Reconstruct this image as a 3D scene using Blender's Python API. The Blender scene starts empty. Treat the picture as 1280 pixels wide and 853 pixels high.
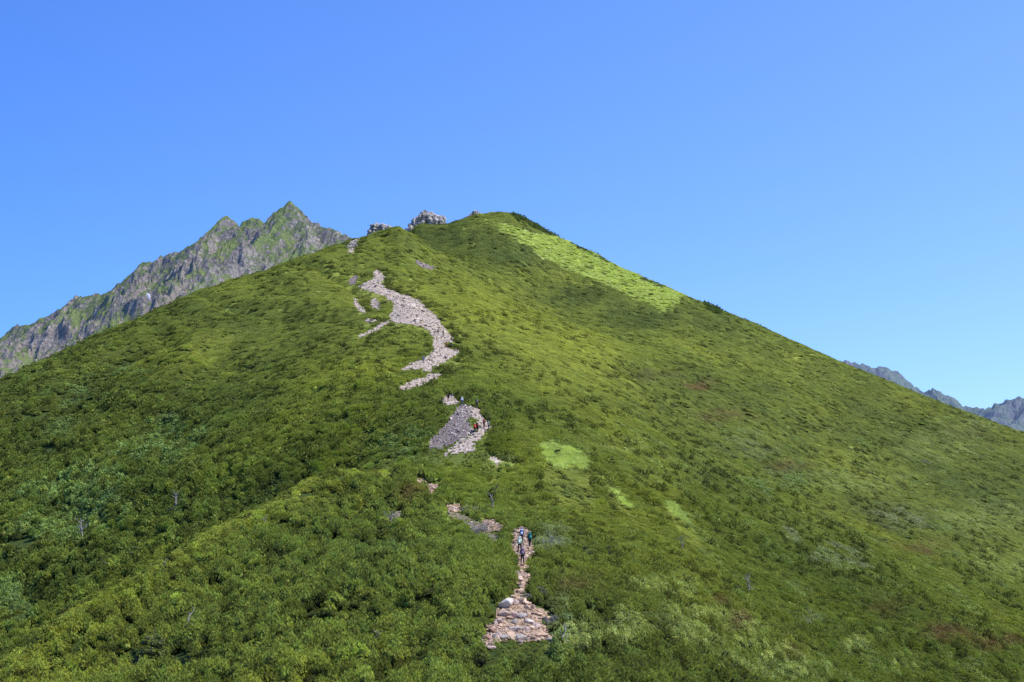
import bpy, bmesh, math, random
import numpy as np
from mathutils import Vector, Matrix, noise as mnoise

random.seed(7)
RNG = np.random.default_rng(11)
SC = bpy.context.scene
COL = SC.collection
R = math.radians

# ------------------------------------------------------------------ camera
F = 1800.0                       # focal length in photo pixels
PITCH = math.atan((590 - 426.5) / F)
CP, SP = math.cos(PITCH), math.sin(PITCH)
cam_d = bpy.data.cameras.new('camera')
cam = bpy.data.objects.new('camera', cam_d)
COL.objects.link(cam)
cam_d.sensor_width = 36.0
cam_d.lens = 36.0 * F / 1280.0
cam_d.clip_start = 0.5
cam_d.clip_end = 60000
cam.location = (0, 0, 0)
cam.rotation_euler = (R(90) + PITCH, 0, 0)
SC.camera = cam

def at(px, py, Y):
    """point seen at photo pixel (px, py) standing Y metres north of the viewpoint"""
    x = (px - 640) / F; u = (426.5 - py) / F
    d = (x, CP - u * SP, SP + u * CP)
    k = Y / d[1]
    return (d[0] * k, Y, d[2] * k)

def proj(X, Y, Z):
    f = Y * CP + Z * SP
    u = (-Y * SP + Z * CP) / f
    return 640 + F * X / f, 426.5 - F * u

# ------------------------------------------------------------------ noise
_perm = RNG.permutation(4096)
_ang = RNG.random(4096) * 2 * np.pi
_gx, _gy = np.cos(_ang), np.sin(_ang)
def pn(x, y):
    xi = np.floor(x).astype(np.int64); yi = np.floor(y).astype(np.int64)
    xf = x - xi; yf = y - yi
    u = xf * xf * xf * (xf * (xf * 6 - 15) + 10); v = yf * yf * yf * (yf * (yf * 6 - 15) + 10)
    def g(a, b, dx, dy):
        h = _perm[(_perm[a & 4095] + b) & 4095]
        return _gx[h] * dx + _gy[h] * dy
    n00 = g(xi, yi, xf, yf); n10 = g(xi + 1, yi, xf - 1, yf)
    n01 = g(xi, yi + 1, xf, yf - 1); n11 = g(xi + 1, yi + 1, xf - 1, yf - 1)
    return ((n00 + u * (n10 - n00)) * (1 - v) + (n01 + u * (n11 - n01)) * v) * 1.5
def fbm(x, y, o=4, lac=2.03, gain=0.5):
    s = 0; a = 1
    for i in range(o):
        s = s + a * pn(x + 17.3 * i, y - 9.1 * i); x = x * lac; y = y * lac; a *= gain
    return s
def ridged(x, y, o=5, gain=0.55):
    s = 0; a = 1; w = 1
    for i in range(o):
        n = 1 - np.abs(pn(x + 31.7 * i, y + 11.9 * i)) * 1.6
        n = np.clip(n, 0, 1) ** 2 * w
        s = s + a * n; w = np.clip(n * 1.6, 0, 1); x = x * 2.07; y = y * 2.07; a *= gain
    return s
def worley(x, y, seed=0):
    """distance to the nearest scattered centre, the gap to the second, and a random value of the nearest"""
    xi = np.floor(x).astype(np.int64); yi = np.floor(y).astype(np.int64)
    d1 = np.full(x.shape, 9.0); d2 = np.full(x.shape, 9.0); rv = np.zeros(x.shape)
    for dx in (-1, 0, 1):
        for dy in (-1, 0, 1):
            a = xi + dx; b = yi + dy
            h = _perm[(_perm[(a + seed) & 4095] + b) & 4095]; h2 = _perm[(h + 77) & 4095]
            d = np.hypot(a + 0.15 + 0.7 * h / 4096.0 - x, b + 0.15 + 0.7 * h2 / 4096.0 - y)
            m = d < d1; d2 = np.where(m, d1, np.minimum(d2, d)); rv = np.where(m, _perm[(h + 301) & 4095] / 4096.0, rv); d1 = np.where(m, d, d1)
    return d1, d2 - d1, rv
def sstep(a, b, x):
    t = np.clip((x - a) / (b - a), 0, 1)
    return t * t * (3 - 2 * t)

# ------------------------------------------------------------------ the big slope, as a world height field
ctl = [at(*c) for c in [
  # crest that carries the trail, from the saddle up to the summit
  (650,853,90),(650,800,102),(652,740,128),(652,700,152),(652,672,172),(620,650,190),(575,635,208),(530,605,232),
  (570,575,250),(590,530,262),(562,500,295),(520,482,325),(555,440,372),(515,390,430),(470,345,500),(440,305,575),
  (480,290,620),(528,279,672),(575,273,700),(612,267,720),(560,690,170),
  # spur in front on the left
  (0,830,150),(100,772,165),(200,712,182),(300,657,200),(380,617,216),(430,600,226),(480,586,236),
  (0,870,138),(200,790,150),(200,853,120),(100,853,130),(300,853,108),(300,750,150),(400,700,165),(400,800,120),
  (500,650,195),(500,853,98),(560,750,125),
  # gully behind the spur and the slope beyond it
  (0,860,205),(100,806,206),(200,745,213),(300,684,222),(380,632,234),
  (0,800,240),(100,745,245),(200,685,250),(300,640,255),(380,602,258),
  (0,640,320),(100,600,310),(200,550,335),(200,450,420),(320,400,440),(320,500,335),(320,575,275),(430,400,420),(430,500,305),
  (430,350,495),(0,478,430),(100,441,455),(240,369,520),(350,330,560),(430,303,582),
  # right hand face
  (660,275,724),(700,292,718),(740,312,712),(850,367,690),(960,412,665),(1060,457,640),(1170,499,610),(1280,542,585),
  (700,400,560),(700,340,640),(700,570,262),(700,500,340),(800,500,400),(800,600,275),(800,700,190),(800,853,115),(800,420,560),
  (950,500,480),(950,600,350),(950,700,240),(950,853,145),(1100,500,575),(1100,600,430),(1100,700,300),(1100,853,180),
  (1280,600,500),(1280,700,370),(1280,853,215)]]
ctl += [(0,0,-2.0),(0,40,-9.5),(0,68,-13.6),(30,5,-12),(-30,5,-12),(40,60,-30),(-45,70,-32),(60,100,-40),(-75,100,-38),
        (120,150,-62),(-110,150,-45),(-190,250,-60),
        (-185,520,2),(-150,545,20),(-125,600,44),(-100,650,58),(-60,690,90),(-150,800,-10),(-330,600,-90),(-260,420,-20),
        (-15,780,118),(-20,900,70),(60,790,80),(110,760,55),(170,720,18),(220,680,-10),(300,600,-45),(250,800,-60),(100,950,10),
        (300,400,-70),(200,250,-70),(-40,640,98),(-100,1000,0),(0,1100,0)]
ctl = np.array(ctl, float)
def tps_fit(P, v, lam):
    S = 100.0
    p = P / S; n = len(p)
    d2 = ((p[:, None] - p[None]) ** 2).sum(-1)
    K = 0.5 * d2 * np.log(d2 + 1e-12) + lam * np.eye(n)
    A = np.zeros((n + 3, n + 3)); A[:n, :n] = K
    A[:n, n] = 1; A[:n, n + 1:] = p; A[n:, :n] = A[:n, n:].T
    w = np.linalg.solve(A, np.concatenate([v, [0, 0, 0]]))
    def ev(X, Y):
        sh = X.shape; x = X.ravel() / S; y = Y.ravel() / S
        o = np.empty(len(x))
        for i in range(0, len(x), 60000):
            a = x[i:i + 60000]; b = y[i:i + 60000]
            q = (a[:, None] - p[None, :, 0]) ** 2 + (b[:, None] - p[None, :, 1]) ** 2
            o[i:i + 60000] = (0.5 * q * np.log(q + 1e-12)) @ w[:n] + w[n] + w[n + 1] * a + w[n + 2] * b
        return o.reshape(sh)
    return ev
_h0 = tps_fit(ctl[:, :2], ctl[:, 2], 0.0006)
# fast bilinear lookup of the smooth form
GX0, GX1, GY0, GY1, GS = -420.0, 420.0, -60.0, 1160.0, 2.0
_gx_ = np.arange(GX0, GX1 + GS, GS); _gy_ = np.arange(GY0, GY1 + GS, GS)
_XX, _YY = np.meshgrid(_gx_, _gy_)
_Z = _h0(_XX, _YY)
def h_smooth(X, Y):
    X = np.asarray(X, float); Y = np.asarray(Y, float)
    a = np.clip((X - GX0) / GS, 0, len(_gx_) - 1.001); b = np.clip((Y - GY0) / GS, 0, len(_gy_) - 1.001)
    i = a.astype(int); j = b.astype(int); fa = a - i; fb = b - j
    return (_Z[j, i] * (1 - fa) + _Z[j, i + 1] * fa) * (1 - fb) + (_Z[j + 1, i] * (1 - fa) + _Z[j + 1, i + 1] * fa) * fb
def ground_px(px, py, y0=62.0, y1=900.0):
    """the spot of ground met by the line of sight through a photo pixel"""
    Y = np.arange(y0, y1, 0.5)
    a = np.array([at(px, py, 1.0)])[0]
    z = h_full(a[0] * Y, Y) - a[2] * Y
    k = np.argmax(z > 0)
    if z[k] <= 0: k = int(np.argmax(z))
    y = Y[k]
    return float(a[0] * y), float(y), float(h_full(np.array([a[0] * y]), np.array([y]))[0])
def ground_pxs(P):
    return [ground_px(*p) for p in P]

def in_poly(px, py, poly):
    c = np.zeros(px.shape, bool); n = len(poly); j = n - 1
    for i in range(n):
        xi, yi = poly[i][:2]; xj, yj = poly[j][:2]
        if yi != yj:
            c ^= ((yi > py) != (yj > py)) & (px < (xj - xi) * (py - yi) / (yj - yi) + xi)
        j = i
    return c
def relief(X, Y):
    # soft hummocks and shallow runnels, weaker on the open upper slope
    r = 1.6 * fbm(X / 38.0, Y / 60.0, 3) + 0.35 * fbm(X / 9.0 + 3, Y / 12.0, 2)
    lf = sstep(-12, -60, X)                      # gullied flank on the left
    r = r + lf * (2.4 * fbm((X + Y * 0.35) / 26.0 + 7, Y / 90.0, 3) - 2.2 * (1 - np.abs(pn((X + 0.55 * Y) / 34.0, Y / 150.0)) * 2).clip(0, 1) ** 3)
    # a rib runs down the left flank with a hollow on its far side
    t = np.clip((430 - Y) / 120, -0.15, 1.15); xr = -92 - 18 * t; dx = X - xr
    on = sstep(455, 420, Y) * sstep(285, 315, Y)
    r = r + on * (3.6 * np.exp(-(dx / 9) ** 2) - 3.4 * np.exp(-((dx + 22) / 13) ** 2))
    cy = np.interp(X, [-74, -53.3, -49.5, -44.5, -37.8, -31.2, -26.4, -20.1], [118, 150, 165, 182, 200, 216, 226, 236]); q = Y - cy
    r = r - 6.5 * sstep(-19, -34, X) * sstep(1, 15, q) * sstep(75, 35, q) + 1.0 * sstep(-19, -34, X) * np.exp(-(q / 12) ** 2)
    return r * sstep(0, 120, Y)
def h_full(X, Y):
    return h_smooth(X, Y) + relief(X, Y) * RELIEF
RELIEF = 0.75
# nudge the crest so that the ridge line runs as surveyed
_SK = [(0,476),(40,458),(80,440),(120,420),(160,402),(200,385),(240,366),(280,352),(320,340),(360,326),(400,312),(430,301),(450,296),(465,291),(500,283),(530,281),(555,280),(575,274),(600,267),
       (625,264),(640,266),(660,275),(680,287),(705,299),(740,314),(780,336),(820,352),(860,370),(900,386),(940,402),(980,420),(1020,438),(1060,456),(1100,472),(1140,489),(1180,505),(1220,520),(1260,535),(1280,542)]
for _it in range(4):
    _cx = []; _cy = []; _dz = []
    for _px in range(-40, 1330, 20):
        _a = at(_px, 400, 1.0)[0]; _y = np.arange(330, 900, 1.0); _z = h_full(_a * _y, _y); _p, _q = proj(_a * _y, _y, _z); _k = _q.argmin()
        _cx.append(_a); _cy.append(_y[_k]); _dz.append((_q[_k] - (np.interp(_px, [p[0] for p in _SK], [p[1] for p in _SK]) + 2)) / F * _y[_k])
    _ua = _XX / np.maximum(_YY, 1); _yc = np.interp(_ua, _cx, np.convolve(np.pad(_cy, 2, 'edge'), np.ones(5) / 5, 'valid')); _d = np.interp(_ua, _cx, np.convolve(np.pad(_dz, 1, 'edge'), [0.2, 0.6, 0.2], 'valid'))
    _Z += np.where(_YY > 100, _d * np.where(_YY < _yc, np.exp(-((_YY - _yc) / 90) ** 2), 1.0), 0)

#@@BUILD
# ------------------------------------------------------------------ helpers
def tag(o, label=None, cat=None, group=None, kind=None):
    if label: o['label'] = label
    if cat: o['category'] = cat
    if group: o['group'] = group
    if kind: o['kind'] = kind
    return o

def mesh_np(name, V, faces, mat=None, smooth=False):
    """faces: (n,3) or (n,4) int array"""
    me = bpy.data.meshes.new(name)
    V = np.asarray(V, np.float32); Fc = np.asarray(faces, np.int32)
    n, k = Fc.shape
    me.vertices.add(len(V)); me.vertices.foreach_set('co', V.ravel())
    me.loops.add(n * k); me.loops.foreach_set('vertex_index', Fc.ravel())
    me.polygons.add(n); me.polygons.foreach_set('loop_start', np.arange(0, n * k, k, dtype=np.int32))
    me.polygons.foreach_set('loop_total', np.full(n, k, np.int32))
    me.polygons.foreach_set('use_smooth', np.full(n, smooth))
    me.update(); me.validate()
    if mat: me.materials.append(mat)
    return me
def link(name, me, parent=None, loc=None):
    o = bpy.data.objects.new(name, me); COL.objects.link(o)
    if parent: o.parent = parent
    if loc is not None: o.location = loc
    return o
def grid_faces(nr, nc):
    i = np.arange(nr - 1)[:, None] * nc + np.arange(nc - 1)[None]
    i = i.ravel()
    return np.stack([i, i + 1, i + nc + 1, i + nc], 1)

class NT:
    def __init__(s, name):
        s.m = bpy.data.materials.new(name); s.m.use_nodes = True
        s.t = s.m.node_tree; s.t.nodes.clear()
        s.out = s.t.nodes.new('ShaderNodeOutputMaterial')
    def n(s, typ, **k):
        nd = s.t.nodes.new('ShaderNode' + typ)
        for a, b in k.items(): setattr(nd, a, b)
        return nd
    def l(s, a, b): s.t.links.new(a, b)
    def noise(s, vec, scale, detail=4, rough=0.55, dist=0.0):
        nd = s.n('TexNoise'); nd.inputs['Scale'].default_value = scale; nd.inputs['Detail'].default_value = detail
        nd.inputs['Roughness'].default_value = rough; nd.inputs['Distortion'].default_value = dist
        if vec is not None: s.l(vec, nd.inputs['Vector'])
        return nd.outputs['Fac']
    def ramp(s, fac, stops, interp='LINEAR'):
        nd = s.n('ValToRGB'); cr = nd.color_ramp; cr.interpolation = interp
        while len(cr.elements) < len(stops): cr.elements.new(0.5)
        for e, (p, c) in zip(cr.elements, stops):
            e.position = p; e.color = (*c, 1) if len(c) == 3 else c
        s.l(fac, nd.inputs['Fac']); return nd.outputs['Color']
    def math(s, op, a, b=None, clamp=False):
        nd = s.n('Math', operation=op); nd.use_clamp = clamp
        for i, v in enumerate((a, b)):
            if v is None: continue
            if isinstance(v, (int, float)): nd.inputs[i].default_value = v
            else: s.l(v, nd.inputs[i])
        return nd.outputs[0]
    def mix(s, fac, a, b, blend='MIX'):
        nd = s.n('Mix', data_type='RGBA', blend_type=blend)
        for sock, v in ((nd.inputs[0], fac), (nd.inputs[6], a), (nd.inputs[7], b)):
            if isinstance(v, (int, float)): sock.default_value = v
            elif isinstance(v, tuple): sock.default_value = (*v, 1)
            else: s.l(v, sock)
        return nd.outputs[2]
    def bsdf(s, col, rough=0.8, spec=0.2, normal=None):
        b = s.n('BsdfPrincipled')
        if isinstance(col, tuple): b.inputs['Base Color'].default_value = (*col, 1)
        else: s.l(col, b.inputs['Base Color'])
        b.inputs['Roughness'].default_value = rough
        b.inputs['Specular IOR Level'].default_value = spec
        if normal is not None: s.l(normal, b.inputs['Normal'])
        return b
    def bump(s, h, strength, dist):
        b = s.n('Bump'); b.inputs['Strength'].default_value = strength; b.inputs['Distance'].default_value = dist
        s.l(h, b.inputs['Height']); return b.outputs['Normal']
    def done(s, sh):
        s.l(sh, s.out.inputs['Surface']); return s.m

def m_plain(name, col, var=0.15, scale=20, rough=0.8, bump=0.0, spec=0.2):
    t = NT(name); tc = t.n('TexCoord').outputs['Object']
    nz = t.noise(tc, scale, 4)
    lo = tuple(c * (1 - var * 2) for c in col); hi = tuple(min(1, c * (1 + var * 2)) for c in col)
    c = t.ramp(nz, [(0.3, lo), (0.7, hi)])
    nm = t.bump(nz, bump, 0.1) if bump else None
    return t.done(t.bsdf(c, rough, spec, nm).outputs[0])

# ------------------------------------------------------------------ materials
def m_leaf(name, trans=0.3, dark=1.0, rough=0.6):
    """foliage: tint carried by every clump, broken up by position"""
    t = NT(name)
    a = t.n('Attribute', attribute_type='INSTANCER', attribute_name='tint')
    g = t.n('NewGeometry').outputs['Position']
    nz = t.noise(g, 0.9, 3, 0.6)
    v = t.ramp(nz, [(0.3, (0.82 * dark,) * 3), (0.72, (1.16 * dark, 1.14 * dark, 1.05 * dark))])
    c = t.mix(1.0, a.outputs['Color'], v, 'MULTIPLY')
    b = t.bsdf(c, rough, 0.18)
    tr = t.n('BsdfTranslucent'); c2 = t.mix(1.0, c, (1.2, 1.2, 0.5), 'MULTIPLY'); t.l(c2, tr.inputs['Color'])
    mx = t.n('MixShader'); mx.inputs[0].default_value = trans
    t.l(b.outputs[0], mx.inputs[1]); t.l(tr.outputs[0], mx.inputs[2])
    return t.done(mx.outputs[0])
M_NEEDLE = m_leaf('pine_needles', 0.25)
M_CORE = m_leaf('shaded_twigs', 0.0, 0.18, 0.9)  # inner twigs; the very dark tint paints shade inside the clump
M_MATCORE = m_leaf('matted_twigs', 0.0, 0.72, 0.8)
M_LEAF = m_leaf('broad_leaves', 0.32)
M_GRASS = m_leaf('meadow_grass', 0.35)

def m_ground():
    t = NT('slope_ground'); g = t.n('NewGeometry').outputs['Position']
    n1 = t.noise(g, 0.9, 5, 0.65); n2 = t.noise(g, 0.06, 3)
    c = t.ramp(n1, [(0.3, (0.022, 0.034, 0.010)), (0.55, (0.05, 0.075, 0.016)), (0.8, (0.10, 0.10, 0.045))])
    c = t.mix(n2, c, (0.06, 0.09, 0.018))
    at_ = t.n('Attribute', attribute_name='growth'); n3 = t.noise(g, 2.2, 4, 0.7)
    gc = t.mix(1.0, at_.outputs['Color'], t.ramp(n3, [(0.3, (0.55,) * 3), (0.7, (0.95,) * 3)]), 'MULTIPLY')
    c = t.mix(at_.outputs['Alpha'], c, gc)
    nm = t.bump(n1, 0.8, 0.5)
    return t.done(t.bsdf(c, 0.95, 0.1, nm).outputs[0])
M_GROUND = m_ground()
def m_trail(name, a, b, c_, sc=1.2):
    t = NT(name); g = t.n('NewGeometry').outputs['Position']
    n1 = t.noise(g, sc, 6, 0.7); n2 = t.noise(g, sc * 0.22, 3)
    vo = t.n('TexVoronoi'); vo.inputs['Scale'].default_value = sc * 2.2; t.l(g, vo.inputs['Vector'])
    c = t.ramp(n1, [(0.28, a), (0.5, b), (0.72, c_)])
    sh = t.ramp(vo.outputs['Distance'], [(0.0, (1.15,) * 3), (0.5, (0.85,) * 3), (0.8, (0.55,) * 3)])
    c = t.mix(1.0, c, sh, 'MULTIPLY')
    nm = t.bump(vo.outputs['Distance'], 0.7, 0.3)
    return t.done(t.bsdf(c, 0.95, 0.1, nm).outputs[0])
M_TRAIL = m_trail('pale_gravel', (0.36, 0.27, 0.20), (0.56, 0.45, 0.355), (0.68, 0.57, 0.46), 1.0)
M_EARTH = m_trail('ochre_earth', (0.16, 0.10, 0.065), (0.44, 0.30, 0.19), (0.70, 0.53, 0.37), 1.6)
M_SCREE = m_trail('grey_scree_bed', (0.12, 0.095, 0.085), (0.27, 0.22, 0.195), (0.48, 0.40, 0.35), 1.6)

M_DEADG = m_trail('dead_twig_litter', (0.17, 0.15, 0.08), (0.34, 0.28, 0.18), (0.55, 0.46, 0.34), 3.0)
def m_stone():
    t = NT('trail_stone'); a = t.n('Attribute', attribute_type='INSTANCER', attribute_name='tint')
    g = t.n('NewGeometry').outputs['Position']; nz = t.noise(g, 3.5, 5, 0.7)
    v = t.ramp(nz, [(0.3, (0.65,) * 3), (0.7, (1.2, 1.15, 1.1))])
    c = t.mix(1.0, a.outputs['Color'], v, 'MULTIPLY')
    return t.done(t.bsdf(c, 0.9, 0.2, t.bump(nz, 0.4, 0.1)).outputs[0])
M_STONE = m_stone()
def m_boulder(name, a, b, lich=(0.36, 0.36, 0.30)):
    t = NT(name); g = t.n('TexCoord').outputs['Object']
    n1 = t.noise(g, 2.0, 8, 0.65); n2 = t.noise(g, 7.0, 4, 0.6)
    c = t.ramp(n1, [(0.3, a), (0.65, b)]); l = t.ramp(n2, [(0.56, (0, 0, 0)), (0.68, (1, 1, 1))])
    c = t.mix(t.math('MULTIPLY', l, 0.5), c, lich)
    return t.done(t.bsdf(c, 0.9, 0.2, t.bump(n1, 0.6, 0.15)).outputs[0])
MB_PINK = m_boulder('pinkish_boulder', (0.36, 0.25, 0.20), (0.62, 0.47, 0.385))
MB_GREY = m_boulder('grey_boulder', (0.28, 0.235, 0.20), (0.52, 0.45, 0.385))
MB_TAN = m_boulder('tan_boulder', (0.38, 0.24, 0.14), (0.68, 0.49, 0.33), (0.5, 0.42, 0.3))
MB_RED = m_boulder('rusty_boulder', (0.26, 0.13, 0.09), (0.46, 0.28, 0.20), (0.45, 0.35, 0.27))
MB_CREAM = m_boulder('pale_boulder', (0.52, 0.44, 0.35), (0.76, 0.66, 0.55), (0.4, 0.38, 0.33))

def m_mountain(name, green, grass_lo, haze, haze_e, scale=1.0, rock=((0.08,0.07,0.068),(0.29,0.25,0.22),(0.60,0.52,0.44))):
    t = NT(name); ge = t.n('NewGeometry'); g = ge.outputs['Position']
    sx = t.n('SeparateXYZ'); t.l(ge.outputs['Normal'], sx.inputs[0])
    n1 = t.noise(g, 0.022 * scale, 6, 0.6, 0.5); n2 = t.noise(g, 0.24 * scale, 9, 0.72, 0.3); n3 = t.noise(g, 0.5 * scale, 4, 0.7)
    rk = t.ramp(n2, [(0.30, rock[0]), (0.5, rock[1]), (0.70, rock[2])])
    gr = t.ramp(n1, [(0.35, grass_lo), (0.6, green)])
    gr = t.mix(1.0, gr, t.ramp(n3, [(0.3, (0.6,) * 3), (0.7, (1.3,) * 3)]), 'MULTIPLY')
    f = t.math('ADD', sx.outputs['Z'], t.math('MULTIPLY', t.math('SUBTRACT', n1, 0.5), 1.5))
    f = t.math('ADD', f, t.math('MULTIPLY', t.math('SUBTRACT', n2, 0.5), 0.45))
    fr = t.ramp(f, [(0.40, (0, 0, 0)), (0.53, (1, 1, 1))])
    c = t.mix(fr, rk, gr)
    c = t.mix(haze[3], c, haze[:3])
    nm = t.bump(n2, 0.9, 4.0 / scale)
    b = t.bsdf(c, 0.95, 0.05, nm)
    b.inputs['Emission Color'].default_value = (*haze_e[:3], 1); b.inputs['Emission Strength'].default_value = haze_e[3]  # blue mix and faint emission stand in for aerial haze
    return t.done(b.outputs[0])
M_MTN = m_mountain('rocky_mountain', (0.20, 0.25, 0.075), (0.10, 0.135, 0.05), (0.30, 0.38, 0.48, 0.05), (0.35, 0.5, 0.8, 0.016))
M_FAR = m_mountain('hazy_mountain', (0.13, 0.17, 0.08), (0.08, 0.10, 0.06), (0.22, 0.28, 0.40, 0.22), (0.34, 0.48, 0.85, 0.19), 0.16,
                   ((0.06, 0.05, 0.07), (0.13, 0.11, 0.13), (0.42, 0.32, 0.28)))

# ------------------------------------------------------------------ the slope mesh
ys = np.concatenate([np.linspace(-40, 55, 40), np.exp(np.linspace(math.log(57), math.log(1150), 620))])
us = np.linspace(-0.47, 0.47, 620)
YY, UU = np.meshgrid(ys, us, indexing='ij')
XX = UU * np.maximum(YY, 60)
ZZ = h_full(XX, YY)
me = mesh_np('mountain_slope', np.stack([XX, YY, ZZ], -1).reshape(-1, 3), grid_faces(len(ys), len(us)), M_GROUND, True)
slope = tag(link('mountain_slope', me), 'big green mountain slope carrying the trail to the summit', 'mountain', kind='structure')

# beyond: low ground out to the horizon
def disc():
    rs = [0, 400, 900, 1600, 3000, 6000, 12000, 25000, 45000]; V = [(0, 0, -160)]; n = 48
    for r in rs[1:]:
        for k in range(n):
            a = 2 * math.pi * k / n
            V.append((r * math.cos(a), r * math.sin(a), -160 - r * 0.004))
    Fs = [(0, 1 + k, 1 + (k + 1) % n, 0) for k in range(n)]
    bm = bmesh.new(); vs = [bm.verts.new(v) for v in V]
    for k in range(n): bm.faces.new((vs[0], vs[1 + k], vs[1 + (k + 1) % n]))
    for j in range(len(rs) - 2):
        for k in range(n):
            a = 1 + j * n; b = a + n
            bm.faces.new((vs[a + k], vs[b + k], vs[b + (k + 1) % n], vs[a + (k + 1) % n]))
    me = bpy.data.meshes.new('valley_ground'); bm.to_mesh(me); bm.free(); return me
me = disc()
t = NT('valley_ground'); nz = t.noise(t.n('NewGeometry').outputs['Position'], 0.004, 6)
me.materials.append(t.done(t.bsdf(t.ramp(nz, [(0.35, (0.05, 0.08, 0.03)), (0.65, (0.09, 0.13, 0.06))]), 1.0, 0.0).outputs[0]))
tag(link('valley_ground', me), 'low green land reaching to the horizon', 'ground', kind='structure')

# ------------------------------------------------------------------ rocky mountain on the left, far peaks on the right
def seg_tent(X, Y, line, slope_f, slope_b):
    """height of a ridge polyline with flanks falling away on both sides"""
    best = np.full(X.shape, -1e9)
    for (a, b) in zip(line[:-1], line[1:]):
        a = np.array(a); b = np.array(b); d = b[:2] - a[:2]; L2 = (d ** 2).sum()
        t = np.clip(((X - a[0]) * d[0] + (Y - a[1]) * d[1]) / L2, 0, 1)
        dx = X - (a[0] + t * d[0]); dy = Y - (a[1] + t * d[1])
        dist = np.hypot(dx, dy)
        z = a[2] + t * (b[2] - a[2]) - dist * np.where(dy < 0, slope_f, slope_b)
        best = np.maximum(best, z)
    return best
def mk_mountain(name, mat, lines, x0, x1, y0, y1, st, amp, wl, floor=-165, mesh_smooth=False):
    xs = np.arange(x0, x1, st); yv = np.arange(y0, y1, st * 1.15)
    Y, X = np.meshgrid(yv, xs, indexing='ij')
    wx = X + wl * 0.3 * fbm(X / wl, Y / wl, 4); wy = Y + wl * 0.3 * fbm(X / wl + 50, Y / wl + 20, 4)
    Z = np.full(X.shape, float(floor)); crest = np.full(X.shape, -1e9)
    for ln, sf, sb in lines:
        P = [at(*p) for p in ln]
        Z = np.maximum(Z, seg_tent(X * 0.72 + wx * 0.28, Y * 0.72 + wy * 0.28, P, sf, sb))
    main = [at(*p) for p in lines[0][0]]
    cz = np.interp(X, [p[0] for p in main], [p[2] for p in main])
    depth = np.clip((cz - Z) / (wl * 0.8), 0, 1)
    ua = (wx * 0.62 - wy * 0.78) / wl; ub = (wx * 0.78 + wy * 0.62) / wl
    rg = 0.85 * ridged(ua * 0.9, ub * 0.45, 6, 0.55) + 0.28 * ridged(wx / wl * 2.6 + 5, wy / wl * 2.0, 5, 0.6)
    jag = np.interp(X, [at(335, 280, 1580)[0], at(352, 265, 1560)[0]], [0.42, 0.16]) if x1 < 0 else 0.25
    Z = Z + amp * (rg - 0.85) * (jag + 0.8 * depth) + amp * 0.16 * fbm(X / (wl * 0.1), Y / (wl * 0.1), 3)
    Z = np.maximum(Z, floor)
    return link(name, mesh_np(name, np.stack([X, Y, Z], -1).reshape(-1, 3), grid_faces(len(yv), len(xs)), mat, mesh_smooth))
crestL = [(-260,560,1820),(-120,480,1780),(-40,440,1760),(0,420,1750),(20,407,1740),(60,397,1720),(95,372,1700),(130,364,1690),(150,357,1680),(180,330,1650),
          (215,320,1630),(245,299,1610),(262,284,1600),(271,276,1598),(279,270,1592),(287,275,1590),(297,285,1585),(306,276,1580),(313,272,1576),(322,276,1570),(332,287,1565),(347,273,1550),
          (357,263,1540),(367,252,1535),(380,264,1530),(392,276,1520),(402,284,1510),(412,286,1500),(422,290,1490),(440,300,1480),(480,330,1470),(560,400,1450)]
linesL = [(crestL, 1.05, 1.0),
          ([(366,258,1538),(340,290,1490),(305,318,1440),(270,345,1400),(238,372,1360),(200,420,1320)], 0.95, 1.25),
          ([(368,258,1535),(380,285,1490),(385,305,1450),(380,330,1400)], 0.9, 0.9),
          ([(285,275,1590),(262,310,1540),(235,345,1500),(205,375,1450),(180,410,1400)], 1.1, 1.2),
          ([(215,320,1630),(190,350,1590),(165,385,1530),(140,425,1470)], 1.1, 1.15),
          ([(150,358,1680),(128,385,1620),(118,405,1570),(95,440,1500)], 1.0, 1.3),
          ([(60,397,1720),(40,425,1660),(10,450,1590)], 0.8, 1.0),
          ([(30,470,1480),(-20,465,1500),(-120,470,1520)], 0.5, 0.6)]
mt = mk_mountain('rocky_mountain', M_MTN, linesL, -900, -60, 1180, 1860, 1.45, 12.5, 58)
tag(mt, 'craggy grey and green mountain with a sharp pyramid peak behind the left shoulder', 'mountain', kind='structure')
crestR = [(940,470,8300),(1000,452,8200),(1040,449,8150),(1058,449,8100),(1075,453,8100),(1090,460,8080),(1105,460,8060),(1120,466,8050),(1135,475,8030),(1148,484,8000),
          (1156,491,7950),(1166,486,7900),(1175,490,7880),(1190,498,7850),(1205,509,7800),(1216,509,7800),(1226,510,7800),(1237,516,7700),(1245,506,7500),(1256,498,7400),(1268,499,7380),(1290,496,7350),(1330,480,7300),(1400,470,7250)]
linesR = [(crestR, 0.9, 0.8),([(1256,499,7400),(1240,525,7200),(1230,560,6900)], 0.9, 0.9),([(1166,487,7900),(1185,520,7600),(1200,560,7300)], 0.8, 0.9),([(1290,497,7350),(1275,530,7100),(1280,570,6900)],0.8,0.8)]
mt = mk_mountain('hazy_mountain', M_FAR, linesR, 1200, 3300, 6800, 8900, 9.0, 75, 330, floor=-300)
tag(mt, 'distant bluish jagged mountain range beyond the right slope', 'mountain', kind='structure')

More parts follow.
